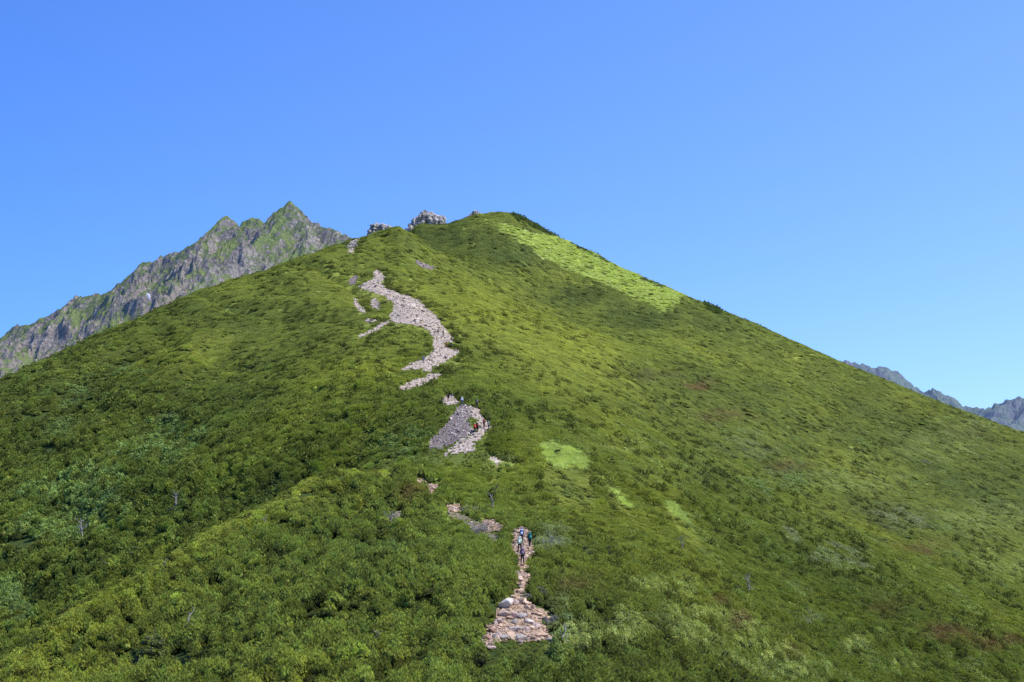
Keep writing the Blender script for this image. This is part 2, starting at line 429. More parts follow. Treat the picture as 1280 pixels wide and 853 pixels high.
# ------------------------------------------------------------------ where things grow (regions read off the photograph, stored as ground areas)
TRAIL_NEAR = [(606,815),(603,803),(606,797),(612,795),(609,789),(612,785),(620,786),(616,781),(623,772),(622,766),(627,765),(625,756),(634,749),(640,749),(643,741),(648,739),(647,731),(643,724),(649,711),(645,698),(640,688),(641,668),(648,660),(657,662),(666,684),(667,694),(658,702),(657,716),(662,726),(654,735),(653,742),(658,750),(666,756),(671,760),(680,763),(687,768),(684,772),(678,778),(681,787),(690,793),(696,798),(694,806),(684,803),(668,806),(655,805),(640,802),(627,804),(620,810)]
TRAIL_MID = [(556,570),(568,557),(584,548),(594,542),(600,536),(597,529),(588,521),(574,514),(580,508),(600,512),(604,526),(613,533),(612,541),(600,548),(590,556),(596,563),(580,569)]
SCREE_MID = [(533,562),(542,548),(556,534),(566,520),(574,508),(584,508),(590,516),(586,530),(592,542),(578,550),(560,560),(545,563)]
TRAIL_HIKER = [(549,503),(556,497),(562,494),(570,501),(577,506),(560,508)]
TRAIL_UP = [(496,486),(508,480),(520,475),(538,467),(528,463),(500,463),(512,456),(530,450),(542,441),(540,430),(542,423),(538,415),(530,410),(520,408),(490,403),(486,397),(492,388),(492,380),(482,372),(466,366),(447,359),(458,353),(467,350),(466,341),(470,337),(478,343),(484,348),(476,353),(481,361),(500,368),(512,371),(525,377),(538,389),(549,401),(558,412),(567,423),(564,428),(554,431),(560,437),(576,440),(562,450),(542,459),(538,466),(554,469),(536,480),(520,487),(505,489)]
SMALL = [
  ([(560,641),(575,643),(592,650),(604,660),(616,668),(626,679),(620,683),(604,674),(590,664),(574,653),(562,649)], 'dead'),
  ([(488,648),(498,640),(506,644),(496,655),(486,662)], 'dead'),
  # poly, material key
  ([(516,328),(522,326),(530,330),(546,335),(540,338),(528,335)], 'scree'),
  ([(434,317),(440,308),(436,304),(446,300),(453,297),(448,304),(444,310),(442,318)], 'trail'),
  ([(440,372),(446,374),(454,386),(458,392),(450,391),(444,384)], 'trail'),
  ([(462,376),(470,374),(476,380),(474,388),(466,386)], 'trail'),
  ([(434,352),(444,344),(448,346),(444,356),(436,358)], 'scree'),
  ([(447,421),(462,414),(484,403),(488,405),(466,416),(450,423)], 'trail'),
  ([(452,402),(462,399),(472,402),(462,405)], 'trail'),
  ([(610,572),(620,573),(629,580),(620,585)], 'trail'),
  ([(519,600),(531,600),(534,608),(524,609)], 'earth'),
  ([(533,607),(547,606),(550,617),(538,619)], 'earth'),
  ([(558,632),(574,631),(577,642),(562,643)], 'earth'),
  ([(600,652),(614,651),(632,660),(628,666),(608,665)], 'earth'),
]
MEADOW = [
  [(616,277),(640,285),(662,290),(682,294),(706,300),(730,317),(760,326),(790,339),(820,355),(852,371),(846,380),(832,392),(815,384),(792,373),(768,362),(745,352),(715,341),(688,328),(664,314),(646,302),(628,291)],
  [(673,552),(690,555),(715,562),(737,575),(735,586),(718,591),(700,588),(682,577)],
  [(823,628),(845,632),(865,648),(856,654),(838,645)],
  [(748,598),(765,612),(792,632),(800,640),(780,634),(760,617)],
  [(0,437),(28,433),(20,450),(0,462)],
]
# soft tint areas: centre px, py, radii, colour multiplier target, weight, kind
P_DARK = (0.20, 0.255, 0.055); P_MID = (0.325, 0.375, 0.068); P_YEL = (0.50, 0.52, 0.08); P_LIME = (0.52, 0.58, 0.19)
P_BLUE = (0.24, 0.33, 0.09); P_RED = (0.33, 0.17, 0.09); P_PALE = (0.33, 0.37, 0.19); P_BROWN = (0.21, 0.17, 0.08)
AREAS = [
  (60,795,60,10,P_YEL,0.6,'pine'),(140,750,60,12,P_YEL,0.6,'pine'),(220,705,60,12,P_YEL,0.65,'pine'),(300,660,60,12,P_YEL,0.6,'pine'),(380,622,60,12,P_YEL,0.45,'pine'),  # yellowish growth on the spur crest, tinted brighter as if sunlit
  (1165,588,22,5,P_DARK,0.95,'pine'),(1195,601,22,5,P_DARK,0.95,'pine'),(1228,616,22,6,P_DARK,0.95,'pine'),(1262,632,24,7,P_DARK,1.0,'pine'),(990,565,30,6,P_DARK,0.7,'pine'),(60,745,60,22,P_DARK,0.7,'pine'),(150,700,60,20,P_DARK,0.7,'pine'),(250,650,60,16,P_DARK,0.7,'pine'),(330,610,50,14,P_DARK,0.5,'pine'),(230,790,110,40,P_DARK,0.45,'pine'),(420,700,140,50,P_DARK,0.35,'pine'),  # entries behind the spur crest paint the gully shade
  (620,385,120,45,P_YEL,0.85,'pine'),(700,440,90,30,P_YEL,0.7,'pine'),(560,345,60,22,P_YEL,0.4,'pine'),(440,460,110,60,P_YEL,0.45,'pine'),(400,350,60,30,P_YEL,0.45,'pine'),
  (560,350,500,26,P_MID,0.3,'pine'),
  (640,320,80,24,(0.14, 0.19, 0.045),0.8,'pine'),(720,372,80,18,(0.14, 0.19, 0.045),0.8,'pine'),(800,402,80,16,(0.14, 0.19, 0.045),0.7,'pine'),(560,298,70,12,(0.14, 0.19, 0.045),0.7,'pine'),(900,400,70,22,P_DARK,0.5,'pine'),
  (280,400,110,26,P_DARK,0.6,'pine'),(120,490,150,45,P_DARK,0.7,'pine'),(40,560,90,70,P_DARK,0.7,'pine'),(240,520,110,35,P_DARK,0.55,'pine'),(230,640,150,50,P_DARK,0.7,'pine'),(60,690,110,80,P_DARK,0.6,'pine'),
  (1100,540,140,22,P_DARK,0.5,'pine'),(1240,600,60,30,P_DARK,0.5,'pine'),
  (95,500,28,16,P_BLUE,0.9,'leaf'),(75,540,22,12,P_BLUE,0.9,'leaf'),(150,465,26,10,P_BLUE,0.9,'leaf'),(120,610,50,26,P_BLUE,0.9,'leaf'),(190,560,45,26,P_BLUE,0.9,'leaf'),
  (215,540,30,14,P_BLUE,0.9,'leaf'),(120,645,50,24,P_BLUE,0.95,'leaf'),(15,755,28,30,P_BLUE,0.95,'leaf'),(60,620,30,14,P_BLUE,0.7,'leaf'),(65,665,50,16,P_BLUE,0.7,'leaf'),
  (520,560,30,22,P_BLUE,0.7,'leaf'),(630,585,30,16,P_LIME,0.45,'leaf'),(700,680,26,22,P_PALE,0.7,'leaf'),
  (820,735,55,14,P_LIME,0.5,'leaf'),(770,790,60,18,P_LIME,0.6,'leaf'),(880,790,60,30,P_LIME,0.5,'leaf'),(950,830,60,24,P_LIME,0.55,'leaf'),(990,845,40,20,P_LIME,0.5,'leaf'),(705,770,22,26,P_PALE,0.55,'leaf'),(720,810,40,20,P_LIME,0.5,'leaf'),
  (1040,697,40,14,P_PALE,0.9,'leaf'),(1010,775,22,8,P_PALE,0.8,'leaf'),(985,670,16,8,P_PALE,0.8,'leaf'),(1130,650,40,14,P_PALE,0.6,'leaf'),(1230,650,55,22,P_LIME,0.45,'leaf'),(1060,600,60,18,P_LIME,0.4,'leaf'),(1180,560,70,18,P_LIME,0.35,'leaf'),(1215,530,40,10,P_LIME,0.4,'leaf'),
  (975,600,40,16,P_BLUE,0.7,'leaf'),(930,560,40,16,P_PALE,0.4,'leaf'),(1250,710,40,18,P_LIME,0.4,'leaf'),(1070,812,18,8,P_LIME,0.7,'leaf'),(1125,830,18,8,P_LIME,0.6,'leaf'),(840,590,60,20,P_LIME,0.3,'leaf'),(760,560,50,14,P_LIME,0.4,'leaf'),
  (875,483,16,6,P_RED,0.9,'pine'),(905,520,30,8,P_RED,0.4,'pine'),(1150,685,24,10,P_RED,0.6,'pine'),(1190,800,30,12,P_RED,0.8,'pine'),(1235,810,16,8,P_RED,0.8,'pine'),(1268,805,12,8,P_RED,0.9,'pine'),(980,585,20,8,P_RED,0.5,'pine'),
  (720,740,22,8,P_RED,0.55,'pine'),(918,783,10,10,P_RED,0.8,'pine'),(895,755,14,5,P_RED,0.7,'pine'),(1115,760,40,10,P_RED,0.35,'pine'),(985,820,14,6,P_RED,0.5,'pine'),(510,625,14,8,P_RED,0.6,'pine'),(470,370,30,10,P_BROWN,0.3,'pine'),
  (820,470,30,8,P_BROWN,0.5,'pine'),(1210,540,30,8,P_BROWN,0.3,'pine'),(1100,640,50,20,P_BROWN,0.25,'pine'),
]
_all = [(TRAIL_NEAR, 'earth'), (TRAIL_MID, 'trail'), (SCREE_MID, 'scree'), (TRAIL_HIKER, 'trail'), (TRAIL_UP, 'trail')] + SMALL
class Area:
    """a patch of ground, from its outline"""
    def __init__(s, poly, mat=None):
        s.W = np.array(ground_pxs(poly)); s.mat = mat
        s.poly = [(p[0], p[1]) for p in s.W]
        s.x0, s.y0 = s.W[:, 0].min(), s.W[:, 1].min(); s.x1, s.y1 = s.W[:, 0].max(), s.W[:, 1].max()
    def has(s, X, Y, jit=0.0):
        c = np.zeros(X.shape, bool)
        m = (X > s.x0 - 2) & (X < s.x1 + 2) & (Y > s.y0 - 4) & (Y < s.y1 + 4)
        if m.any():
            x = X[m]; y = Y[m]
            if jit: x, y = x + jit * (fbm(x / 1.3, y / 2.0, 3) + 0.6 * pn(x / 0.35, y / 0.6)), y + jit * 3.0 * (fbm(x / 1.3 + 40, y / 2.5, 3) + 0.5 * pn(x / 0.35 + 9, y / 0.8))
            c[m] = in_poly(x, y, s.poly)
        return c
BARE = [Area(p, m) for p, m in _all]
MEAD = [Area(p) for p in MEADOW[:4]]
_m0 = MEAD[0]                                  # the long strip runs over the skyline
for k, p in enumerate(MEADOW[0]):
    if p[1] < np.interp(p[0], [616, 640, 700, 850], [266, 268, 298, 368]) + 9 and p[0] > 695:
        w_ = _m0.W[k]; _m0.poly[k] = (w_[0] * 1.04 + 2, w_[1] * 1.04)
_m0.x1 = max(q[0] for q in _m0.poly); _m0.y1 = max(q[1] for q in _m0.poly)
def bare(X, Y, jit=0.25):
    c = np.zeros(X.shape, bool)
    for a in BARE: c |= a.has(X, Y, jit * min(1, (a.x1 - a.x0) / 8) * (1.8 if a.mat == 'earth' else 1.2))
    return c

# ------------------------------------------------------------------ plant clumps, built leaf by leaf
def rot_basis(d):
    d = d / np.linalg.norm(d); a = np.array([0, 0, 1.0]) if abs(d[2]) < 0.9 else np.array([1.0, 0, 0])
    u = np.cross(a, d); u /= np.linalg.norm(u); return d, u, np.cross(d, u)
def core_mesh(rs, seed, n=2):
    bm = bmesh.new(); bmesh.ops.create_icosphere(bm, subdivisions=n, radius=1)
    for v in bm.verts:
        k = 1 + 0.25 * mnoise.noise(v.co * 1.7 + Vector((seed, 0, 0)))
        v.co = Vector((v.co.x * rs[0] * k, v.co.y * rs[1] * k, v.co.z * rs[2] * k))
    V = np.array([v.co[:] for v in bm.verts]); Fc = np.array([[v.index for v in f.verts] for f in bm.faces]); bm.free()
    return V, Fc
def clump(kind, seed, lod):
    r = np.random.default_rng(seed * 7 + lod); V = []; Fc = []
    def tri(a, b, c):
        k = len(V); V.extend([a, b, c]); Fc.append((k, k + 1, k + 2))
    if kind == 'mat':
        # wind-clipped creeping pine: a level carpet of short shoots
        for i in range(95):
            rr = np.sqrt(r.random()) * 0.98; th = r.random() * 6.283; c0 = np.array([np.cos(th) * rr, np.sin(th) * rr, 0.42 + 0.22 * r.random() - 0.36 * rr ** 3])
            for k in range(5):
                a = r.random() * 6.283; sp = 0.2 + 0.8 * r.random()
                q = np.array([np.cos(a) * np.sin(sp), np.sin(a) * np.sin(sp), np.cos(sp)]); s = np.array([-np.sin(a), np.cos(a), 0]) * 0.06
                tri(c0 - s, c0 + s, c0 + q * (0.22 + 0.16 * r.random()))
        cv, cf = core_mesh((0.90, 0.90, 0.36), seed, 2)
    elif kind == 'pine':
        # a dozen or two brush-like shoots standing on a low dome, dark gaps between them
        ns, nn, ln, wd, sr = (22, 20, 0.27, 0.036, 0.0) if lod == 0 else (12, 9, 0.40, 0.10, 0.0)
        pts = []
        for i in range(ns):
            for _t in range(12):
                th = r.random() * 2 * np.pi; ph = np.arccos(1 - r.random() * 0.92)
                q = np.array([np.cos(th) * np.sin(ph), np.sin(th) * np.sin(ph), np.cos(ph)])
                if all(np.linalg.norm(q - w_) > (0.36 if lod == 0 else 0.5) for w_ in pts): break
            pts.append(q)
        for q0 in pts:
            rr = 0.62 + 0.30 * r.random(); hz = 0.70 + 0.35 * r.random()
            c0 = np.array([q0[0] * rr, q0[1] * rr, q0[2] * rr * hz])
            d, u, v = rot_basis(np.array([q0[0] * 0.7, q0[1] * 0.7, q0[2] * 0.6 + 0.75]))
            for k in range(nn):
                a = r.random() * 6.283; sp = 0.15 + 1.15 * np.sqrt(r.random())
                q = d * np.cos(sp) + (u * np.cos(a) + v * np.sin(a)) * np.sin(sp)
                L = ln * (0.75 + 0.45 * r.random()); s = np.cross(q, d + 0.01 * v); s = s / (np.linalg.norm(s) + 1e-6) * wd
                b0 = c0 + q * L * 0.15
                tri(b0 - s, b0 + s, c0 + q * L)
        cv, cf = core_mesh((0.68, 0.68, 0.46), seed, 1 if lod else 2)
    elif kind == 'leaf':
        nl, sz = (420, 0.105) if lod == 0 else (150, 0.17)
        for i in range(nl):
            th = r.random() * 2 * np.pi; ph = np.arccos(1 - r.random()); lob = 1 + 0.18 * np.sin(3 * th + seed) + 0.1 * np.sin(7 * th)
            rr = (0.62 + 0.36 * r.random()) * lob
            p = np.array([np.cos(th) * np.sin(ph) * rr, np.sin(th) * np.sin(ph) * rr, np.cos(ph) * rr * 0.78])
            d = p * 0.7 + np.array([0, 0, 0.5]) + r.normal(0, 0.45, 3); d, u, v = rot_basis(d); a = r.random() * 6.28
            e = u * np.cos(a) + v * np.sin(a); f = np.cross(d, e); s = sz * (0.7 + 0.7 * r.random())
            tri(p - e * s, p + f * s * 0.55, p + e * s); tri(p - e * s, p + e * s, p - f * s * 0.55)
        cv, cf = core_mesh((0.74, 0.74, 0.52), seed, 1 if lod else 2)
    else:
        nl = 170
        for i in range(nl):
            rr = np.sqrt(r.random()); th = r.random() * 6.28; p = np.array([np.cos(th) * rr, np.sin(th) * rr, -0.05])
            q = np.array([r.normal(0, 0.16), r.normal(0, 0.16), 0.32 + 0.28 * r.random()]); s = np.array([np.cos(th * 5), np.sin(th * 5), 0]) * 0.055
            tri(p - s, p + s, p + q)
        cv, cf = core_mesh((0.95, 0.95, 0.16), seed, 1)
    k = len(V)
    V = np.concatenate([np.array(V), cv]); fo = np.array(Fc); Fa = np.concatenate([fo, cf + k])
    me = mesh_np('%s_clump' % kind, V, Fa)
    mat = {'pine': M_NEEDLE, 'mat': M_NEEDLE, 'leaf': M_LEAF, 'grass': M_GRASS}[kind]
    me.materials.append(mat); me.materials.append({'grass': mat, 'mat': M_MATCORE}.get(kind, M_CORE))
    mi = np.zeros(len(Fa), np.int32); mi[len(fo):] = 1
    me.polygons.foreach_set('material_index', mi)
    return me

PROTO = {}
def proto_collection(name, meshes):
    c = bpy.data.collections.new(name)
    for i, me in enumerate(meshes):
        o = bpy.data.objects.new('%s_%02d' % (name, i), me); c.objects.link(o)
    return c
def scatter(name, col, nvar, P, ROT, SCL, TINT, IDX=None):
    n = len(P)
    me = bpy.data.meshes.new(name); me.vertices.add(n); me.vertices.foreach_set('co', np.asarray(P, np.float32).ravel())
    def att(nm, typ, arr, key):
        a = me.attributes.new(nm, typ, 'POINT'); a.data.foreach_set(key, np.ascontiguousarray(arr).ravel())
    att('prot', 'FLOAT_VECTOR', ROT.astype(np.float32), 'vector'); att('pscl', 'FLOAT_VECTOR', SCL.astype(np.float32), 'vector')
    att('tint', 'FLOAT_COLOR', np.concatenate([TINT, np.ones((n, 1))], 1).astype(np.float32), 'color')
    if IDX is None: IDX = RNG.integers(0, nvar, n)
    att('pidx', 'INT', IDX.astype(np.int32), 'value')
    o = link(name, me)
    ng = bpy.data.node_groups.new(name, 'GeometryNodeTree')
    ng.interface.new_socket('Geometry', in_out='INPUT', socket_type='NodeSocketGeometry')
    ng.interface.new_socket('Geometry', in_out='OUTPUT', socket_type='NodeSocketGeometry')
    N = ng.nodes; gi = N.new('NodeGroupInput'); go = N.new('NodeGroupOutput'); iop = N.new('GeometryNodeInstanceOnPoints')
    ci = N.new('GeometryNodeCollectionInfo'); ci.inputs['Collection'].default_value = col
    ci.inputs['Separate Children'].default_value = True; ci.inputs['Reset Children'].default_value = True
    iop.inputs['Pick Instance'].default_value = True
    def na(nm, dt):
        a = N.new('GeometryNodeInputNamedAttribute'); a.data_type = dt; a.inputs['Name'].default_value = nm; return a.outputs['Attribute']
    Lk = ng.links
    Lk.new(gi.outputs[0], iop.inputs['Points']); Lk.new(ci.outputs[0], iop.inputs['Instance'])
    Lk.new(na('pidx', 'INT'), iop.inputs['Instance Index'])
    e2r = N.new('FunctionNodeEulerToRotation'); Lk.new(na('prot', 'FLOAT_VECTOR'), e2r.inputs[0]); Lk.new(e2r.outputs[0], iop.inputs['Rotation'])
    Lk.new(na('pscl', 'FLOAT_VECTOR'), iop.inputs['Scale']); Lk.new(iop.outputs[0], go.inputs[0])
    md = o.modifiers.new('scatter', 'NODES'); md.node_group = ng
    return o

# sample the ground: one point per cell of a grid whose cells grow with distance
def sample_ground(y0, y1, k0, k1, ulim=0.40):
    out = []; y = y0
    while y < y1:
        s = k0 * y + k1
        xs = np.arange(-ulim * y - 4, ulim * y + 4, s)
        x = xs + RNG.uniform(-0.5, 0.5, len(xs)) * s * 1.3; yy = y + RNG.uniform(-0.5, 0.5, len(xs)) * s * 1.3
        out.append(np.stack([x, yy, np.full(len(xs), s)], 1)); y += s
    return np.concatenate(out)
_smp = sample_ground(72, 790, 0.00195, 0.27)
X, Y, S_ = _smp.T; Z = h_full(X, Y)
# keep what a walker near the viewpoint could see: horizon angle of everything in front, with a generous margin
_uu = np.linspace(-0.46, 0.46, 460); _yy = np.arange(60, 800, 1.0)
_U, _V = np.meshgrid(_uu, _yy); _el = h_full(_U * _V, _V) / _V
_run = np.maximum.accumulate(_el, 0)
def vis(X, Y, Z, top=1.8, back=6):
    i = np.clip(np.searchsorted(_uu, X / Y), 0, 459); j = np.clip((Y - 60 - back).astype(int), 0, len(_yy) - 1)
    return (Z + top) / Y > _run[j, i] - 0.002
k = vis(X, Y, Z); X, Y, Z, S_ = X[k], Y[k], Z[k], S_[k]
PX, PY = proj(X, Y, Z)
n = len(X)
def ground_tint(X, Y, PX, PY, fine):
    n = len(X)
    jx = 26 * fbm(X / 9, Y / 22, 4); jy = 9 * fbm(X / 9 + 60, Y / 22, 4)           # ragged edges for the soft areas
    tint = np.tile(np.array(P_MID), (n, 1))
    big = fbm(X / 40, Y / 90, 3); mid = fbm(X / 6, Y / 14, 3)
    wl = sstep(0.1, 0.7, big)[:, None] * 0.5
    tint = tint * (1 - wl) + np.array(P_YEL) * wl
    wd = sstep(0.05, 0.75, -big)[:, None] * 0.5
    tint = tint * (1 - wd) + np.array(P_DARK) * wd
    leafw = np.zeros(n)
    for (cx, cy, rx, ry, c, wgt, kd) in AREAS:
        q = ((PX + jx * min(1, rx / 30) - cx) / rx) ** 2 + ((PY + jy * min(1, ry / 12) - cy) / ry) ** 2
        a = (wgt * np.exp(-q * 1.1) if kd == 'pine' else wgt * sstep(1.6, 0.4, q))
        if kd == 'leaf': a = a * sstep(-0.55, 0.15, mid + 0.3 * fine); leafw = np.maximum(leafw, a)
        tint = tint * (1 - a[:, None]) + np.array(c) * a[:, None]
    return tint, leafw, mid
fine = RNG.normal(0, 1, n)
tint, leafw, mid = ground_tint(X, Y, PX, PY, fine)
# the ground itself is matted with the same growth where the carpet is close
_sv = np.empty(len(slope.data.vertices) * 3); slope.data.vertices.foreach_get('co', _sv); _sv = _sv.reshape(-1, 3)
_px, _py = proj(_sv[:, 0], np.maximum(_sv[:, 1], 30), _sv[:, 2])
_tg, _lw, _md = ground_tint(_sv[:, 0], _sv[:, 1], _px, _py, np.zeros(len(_sv)))
_op = sstep(640, 470, _px) * sstep(380, 480, _py)
_smv = (1 - 0.9 * _op) * sstep(150, 330, _sv[:, 1])
_mm = np.zeros(len(_sv), bool)
for a_ in MEAD: _mm |= a_.has(_sv[:, 0], _sv[:, 1], 0.8)
_tg *= (0.95 - 0.12 * sstep(600, 760, _px) * sstep(400, 520, _py))[:, None] * np.array([[0.965, 1.0, 1.0]])
_tg[_mm] = (0.56, 0.64, 0.21)
_a = slope.data.attributes.new('growth', 'FLOAT_COLOR', 'POINT'); _a.data.foreach_set('color', np.concatenate([_tg, _smv[:, None]], 1).astype(np.float32).ravel())
# scattered lighter leafy bushes, mainly on the right hand face
lb = sstep(0.42, 0.6, fbm(X / 7 + 90, Y / 12, 3)) * sstep(640, 760, PX + 0.25 * (PY - 400)) * sstep(420, 520, PY)
leafw = np.maximum(leafw, lb * 0.55); tint = tint * (1 - lb[:, None] * 0.55) + np.array((0.24, 0.32, 0.07)) * lb[:, None] * 0.55
mead = np.zeros(n, bool)
for a_ in MEAD: mead |= a_.has(X, Y, 0.8)
mead &= ~((fbm(X / 5, Y / 9, 3) > 0.72) & (PX > 640))
isb = bare(X, Y, 0.32)
near_mead = np.zeros(n, bool)
for a_ in MEAD:
    for q_ in (3, 7, 12, 18, 25): near_mead |= a_.has(X, Y + q_, 0.5)
near_bare = bare(X, Y + 2.0, 0.2) | bare(X, Y + 4.5, 0.2) | bare(X, Y + 7.5, 0.2) | bare(X - 0.5, Y, 0.2) | bare(X + 0.5, Y, 0.2)
# how tall it grows: deep thicket low on the left, close mat on the upper slope
H = 0.36 + 0.62 * sstep(420, 250, Y) + 0.35 * sstep(520, 330, PX) * sstep(420, 560, PY) + 0.25 * sstep(300, 150, PX)
H = H * (1 + (0.55 * mid + 0.25 * fbm(X / 2.5, Y / 3.5, 2)) * (0.15 + 0.85 * sstep(480, 280, Y) * (0.5 + 0.5 * sstep(660, 560, PX))))
H *= np.where((PX > 640), 0.72 + 0.15 * sstep(700, 850, PY), 1.0)
# bushes: every plant is a mound of branches with a dark seam to its neighbours; older, taller stands between them
_sc = 1.0 + np.clip((Y - 150) / 260, 0, 1.6)
wq = 0.5 * fbm(X / 2.2, Y / 2.2, 2)
d1, dg, rv = worley((X + wq) / 1.3, (Y + wq) / 1.6, 3); far_ = Y > 230
e1, eg, ev = worley((X + wq * 2) / 3.4, (Y + wq * 2) / 4.2, 9)
d1 = np.where(far_, e1, d1); dg = np.where(far_, eg, dg); rv = np.where(far_, ev, rv)
b1, bg_, bv = worley((X + 3 * wq) / 9.0, (Y + 3 * wq) / 7.5, 21)
open_ = sstep(640, 470, PX) * sstep(380, 480, PY)                          # rough, gappy thicket on the left
rough_ = 0.30 + 0.70 * np.clip(open_ * (0.45 + 0.55 * sstep(560, 660, PY)) + 0.5 * sstep(700, 800, PY) + 0.3 * sstep(300, 150, PX), 0, 1)
seam = sstep(0.34, 0.08, dg) * rough_ * np.where(far_, 0.6, 1.0)
bseam = sstep(0.16, 0.03, bg_) * rough_ * sstep(0.45, 0.75, bv)
H = H * (1 + rough_ * (0.75 * (rv - 0.5) + 0.35 * (bv - 0.5)))
lift = rough_ * (0.55 * np.clip(1 - (d1 / 0.62) ** 2, 0, 1) * (0.5 + rv) * np.minimum(H, 1.3) + 0.5 * bv)
# the spur: close wind-clipped mat along its crest, deeper shade tinted into the gully behind
_cr = np.array([at(*c) for c in [(-60,862,140),(0,830,150),(100,772,165),(200,712,182),(300,657,200),(380,617,216),(430,600,226),(480,586,236)]])
_cy = np.interp(X, _cr[:, 0], _cr[:, 1]); onx = (X < _cr[-1, 0] + 2)
_q = Y - _cy; crest = np.where(_q < 0, np.exp(-(_q / 26.0) ** 2), np.exp(-(_q / 5.0) ** 2)) * onx * (0.75 + 0.25 * np.clip(mid + 0.5, 0, 1))
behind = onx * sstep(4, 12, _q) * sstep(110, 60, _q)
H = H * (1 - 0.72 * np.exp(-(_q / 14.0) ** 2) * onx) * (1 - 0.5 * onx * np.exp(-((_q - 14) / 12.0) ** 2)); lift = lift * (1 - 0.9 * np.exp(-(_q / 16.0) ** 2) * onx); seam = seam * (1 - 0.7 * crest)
cw = 0.75 * crest[:, None]; tint = tint * (1 - cw) + np.array((0.47, 0.50, 0.08)) * cw  # low yellowish growth, brightened in the tint as if sunlit
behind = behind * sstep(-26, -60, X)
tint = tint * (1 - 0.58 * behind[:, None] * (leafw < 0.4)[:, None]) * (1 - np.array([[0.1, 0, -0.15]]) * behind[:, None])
H = np.clip(H, 0.22, 1.9)
sky_ridge = sstep(12, 2, PY - np.interp(PX, [640, 700, 850, 960, 1060, 1280], [266, 292, 366, 411, 455, 541])) * (PX > 640)
rid = (sky_ridge > 0.3) & (((PX > 636) & (PX < 703)) | ((PX > 710) & (PX < 768)) | ((PX > 799) & (PX < 830)) | ((PX > 880) & (PX < 900))) & (fbm(X / 4, Y / 6, 2) > -0.35)
mead &= ~rid
H = np.where(rid, H + 1.1, H); tint = np.where(rid[:, None], np.array((0.13, 0.18, 0.04)), tint)
H = np.where(near_bare, np.minimum(H * 0.4, 0.28), H); lift = np.where(near_bare | rid, 0, lift)
H = np.where(near_mead, np.minimum(H, 0.25), H)
H = H * (1 - 0.7 * seam) * (1 - 0.6 * bseam); lift = lift * (1 - bseam)
hole = (fbm(X / 2.6 + 5, Y / 5.5, 3) > np.where(PX < 620, np.where(PY > 590, 0.30, 0.38), 0.48)) & (RNG.random(n) < 0.85) & ~rid
# hollows where the thicket opens, shade painted by darker tint, and scattered taller dark bushes in the carpet
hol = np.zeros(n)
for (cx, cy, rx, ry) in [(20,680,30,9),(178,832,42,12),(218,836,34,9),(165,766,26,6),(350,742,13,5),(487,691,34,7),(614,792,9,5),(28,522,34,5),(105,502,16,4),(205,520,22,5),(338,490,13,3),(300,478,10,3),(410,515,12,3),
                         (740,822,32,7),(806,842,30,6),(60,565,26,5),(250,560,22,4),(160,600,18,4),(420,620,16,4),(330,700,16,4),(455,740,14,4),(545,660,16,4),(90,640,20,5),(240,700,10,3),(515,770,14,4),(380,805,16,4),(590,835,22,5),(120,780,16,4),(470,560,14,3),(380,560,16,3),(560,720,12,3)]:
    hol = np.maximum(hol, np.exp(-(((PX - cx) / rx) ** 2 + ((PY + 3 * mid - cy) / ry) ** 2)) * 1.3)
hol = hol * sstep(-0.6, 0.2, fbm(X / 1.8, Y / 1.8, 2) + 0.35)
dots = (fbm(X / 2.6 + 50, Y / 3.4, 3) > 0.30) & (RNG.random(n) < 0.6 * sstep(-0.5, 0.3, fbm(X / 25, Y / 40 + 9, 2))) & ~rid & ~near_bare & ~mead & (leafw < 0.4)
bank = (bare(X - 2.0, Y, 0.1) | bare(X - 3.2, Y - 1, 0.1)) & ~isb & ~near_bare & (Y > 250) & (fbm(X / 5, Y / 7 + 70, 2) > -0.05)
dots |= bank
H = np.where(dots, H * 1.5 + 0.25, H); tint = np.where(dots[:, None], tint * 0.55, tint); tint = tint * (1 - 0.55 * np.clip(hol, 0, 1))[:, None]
weeds = isb & (RNG.random(n) < np.where(BARE[5].has(X, Y) | BARE[6].has(X, Y), 0.6, 0.045)) | (isb & ~(bare(X - 1.1, Y, 0.3) & bare(X + 1.1, Y, 0.3) & bare(X, Y - 1.5, 0.3)) & (Y > 240) & (RNG.random(n) < 0.4))
isb &= ~weeds; H = np.where(weeds, 0.2, H); lift = np.where(weeds, 0, lift); near_bare |= weeds
keepp = ~isb & ~(RNG.random(n) < hol) & ~(hole & (leafw < 0.3)) & ~mead & ~((bseam > 0.5) & (RNG.random(n) < 0.6))
# brightness jitter per clump
bj = np.clip(1 + (0.15 * fine + 0.24 * fbm(X / 3.2 + 11, Y / 4.5, 2)) * (0.1 + 0.9 * rough_), 0.5, 1.7)
tone = 0.95 - 0.12 * sstep(600, 760, PX) * sstep(400, 520, PY) + 0.14 * sstep(660, 580, PX) * sstep(540, 640, PY)
tint = tint * np.array([[0.965, 1.0, 1.0]])
hue = RNG.normal(0, 0.05, n) * rough_
tint = tint * ((1 - 0.6 * seam) * (1 - 0.65 * bseam) * (0.86 + 0.28 * rv))[:, None]  # seams between mounds tinted darker as painted shade
tint = tint * (bj * tone)[:, None] * np.stack([1 + hue, np.ones(n), 1 - hue], 1)
e = 1.5
gx = (h_full(X + e, Y) - h_full(X - e, Y)) / (2 * e); gy = (h_full(X, Y + e) - h_full(X, Y - e)) / (2 * e)
smooth_ = (RNG.random(n) < np.clip(1.25 - 1.3 * (rough_ - 0.35) - 0.4 * sstep(300, 200, Y), 0.25, 1) * sstep(110, 230, Y)) & (fbm(X / 5 + 30, Y / 8, 3) < 0.45) & ~rid & ~dots
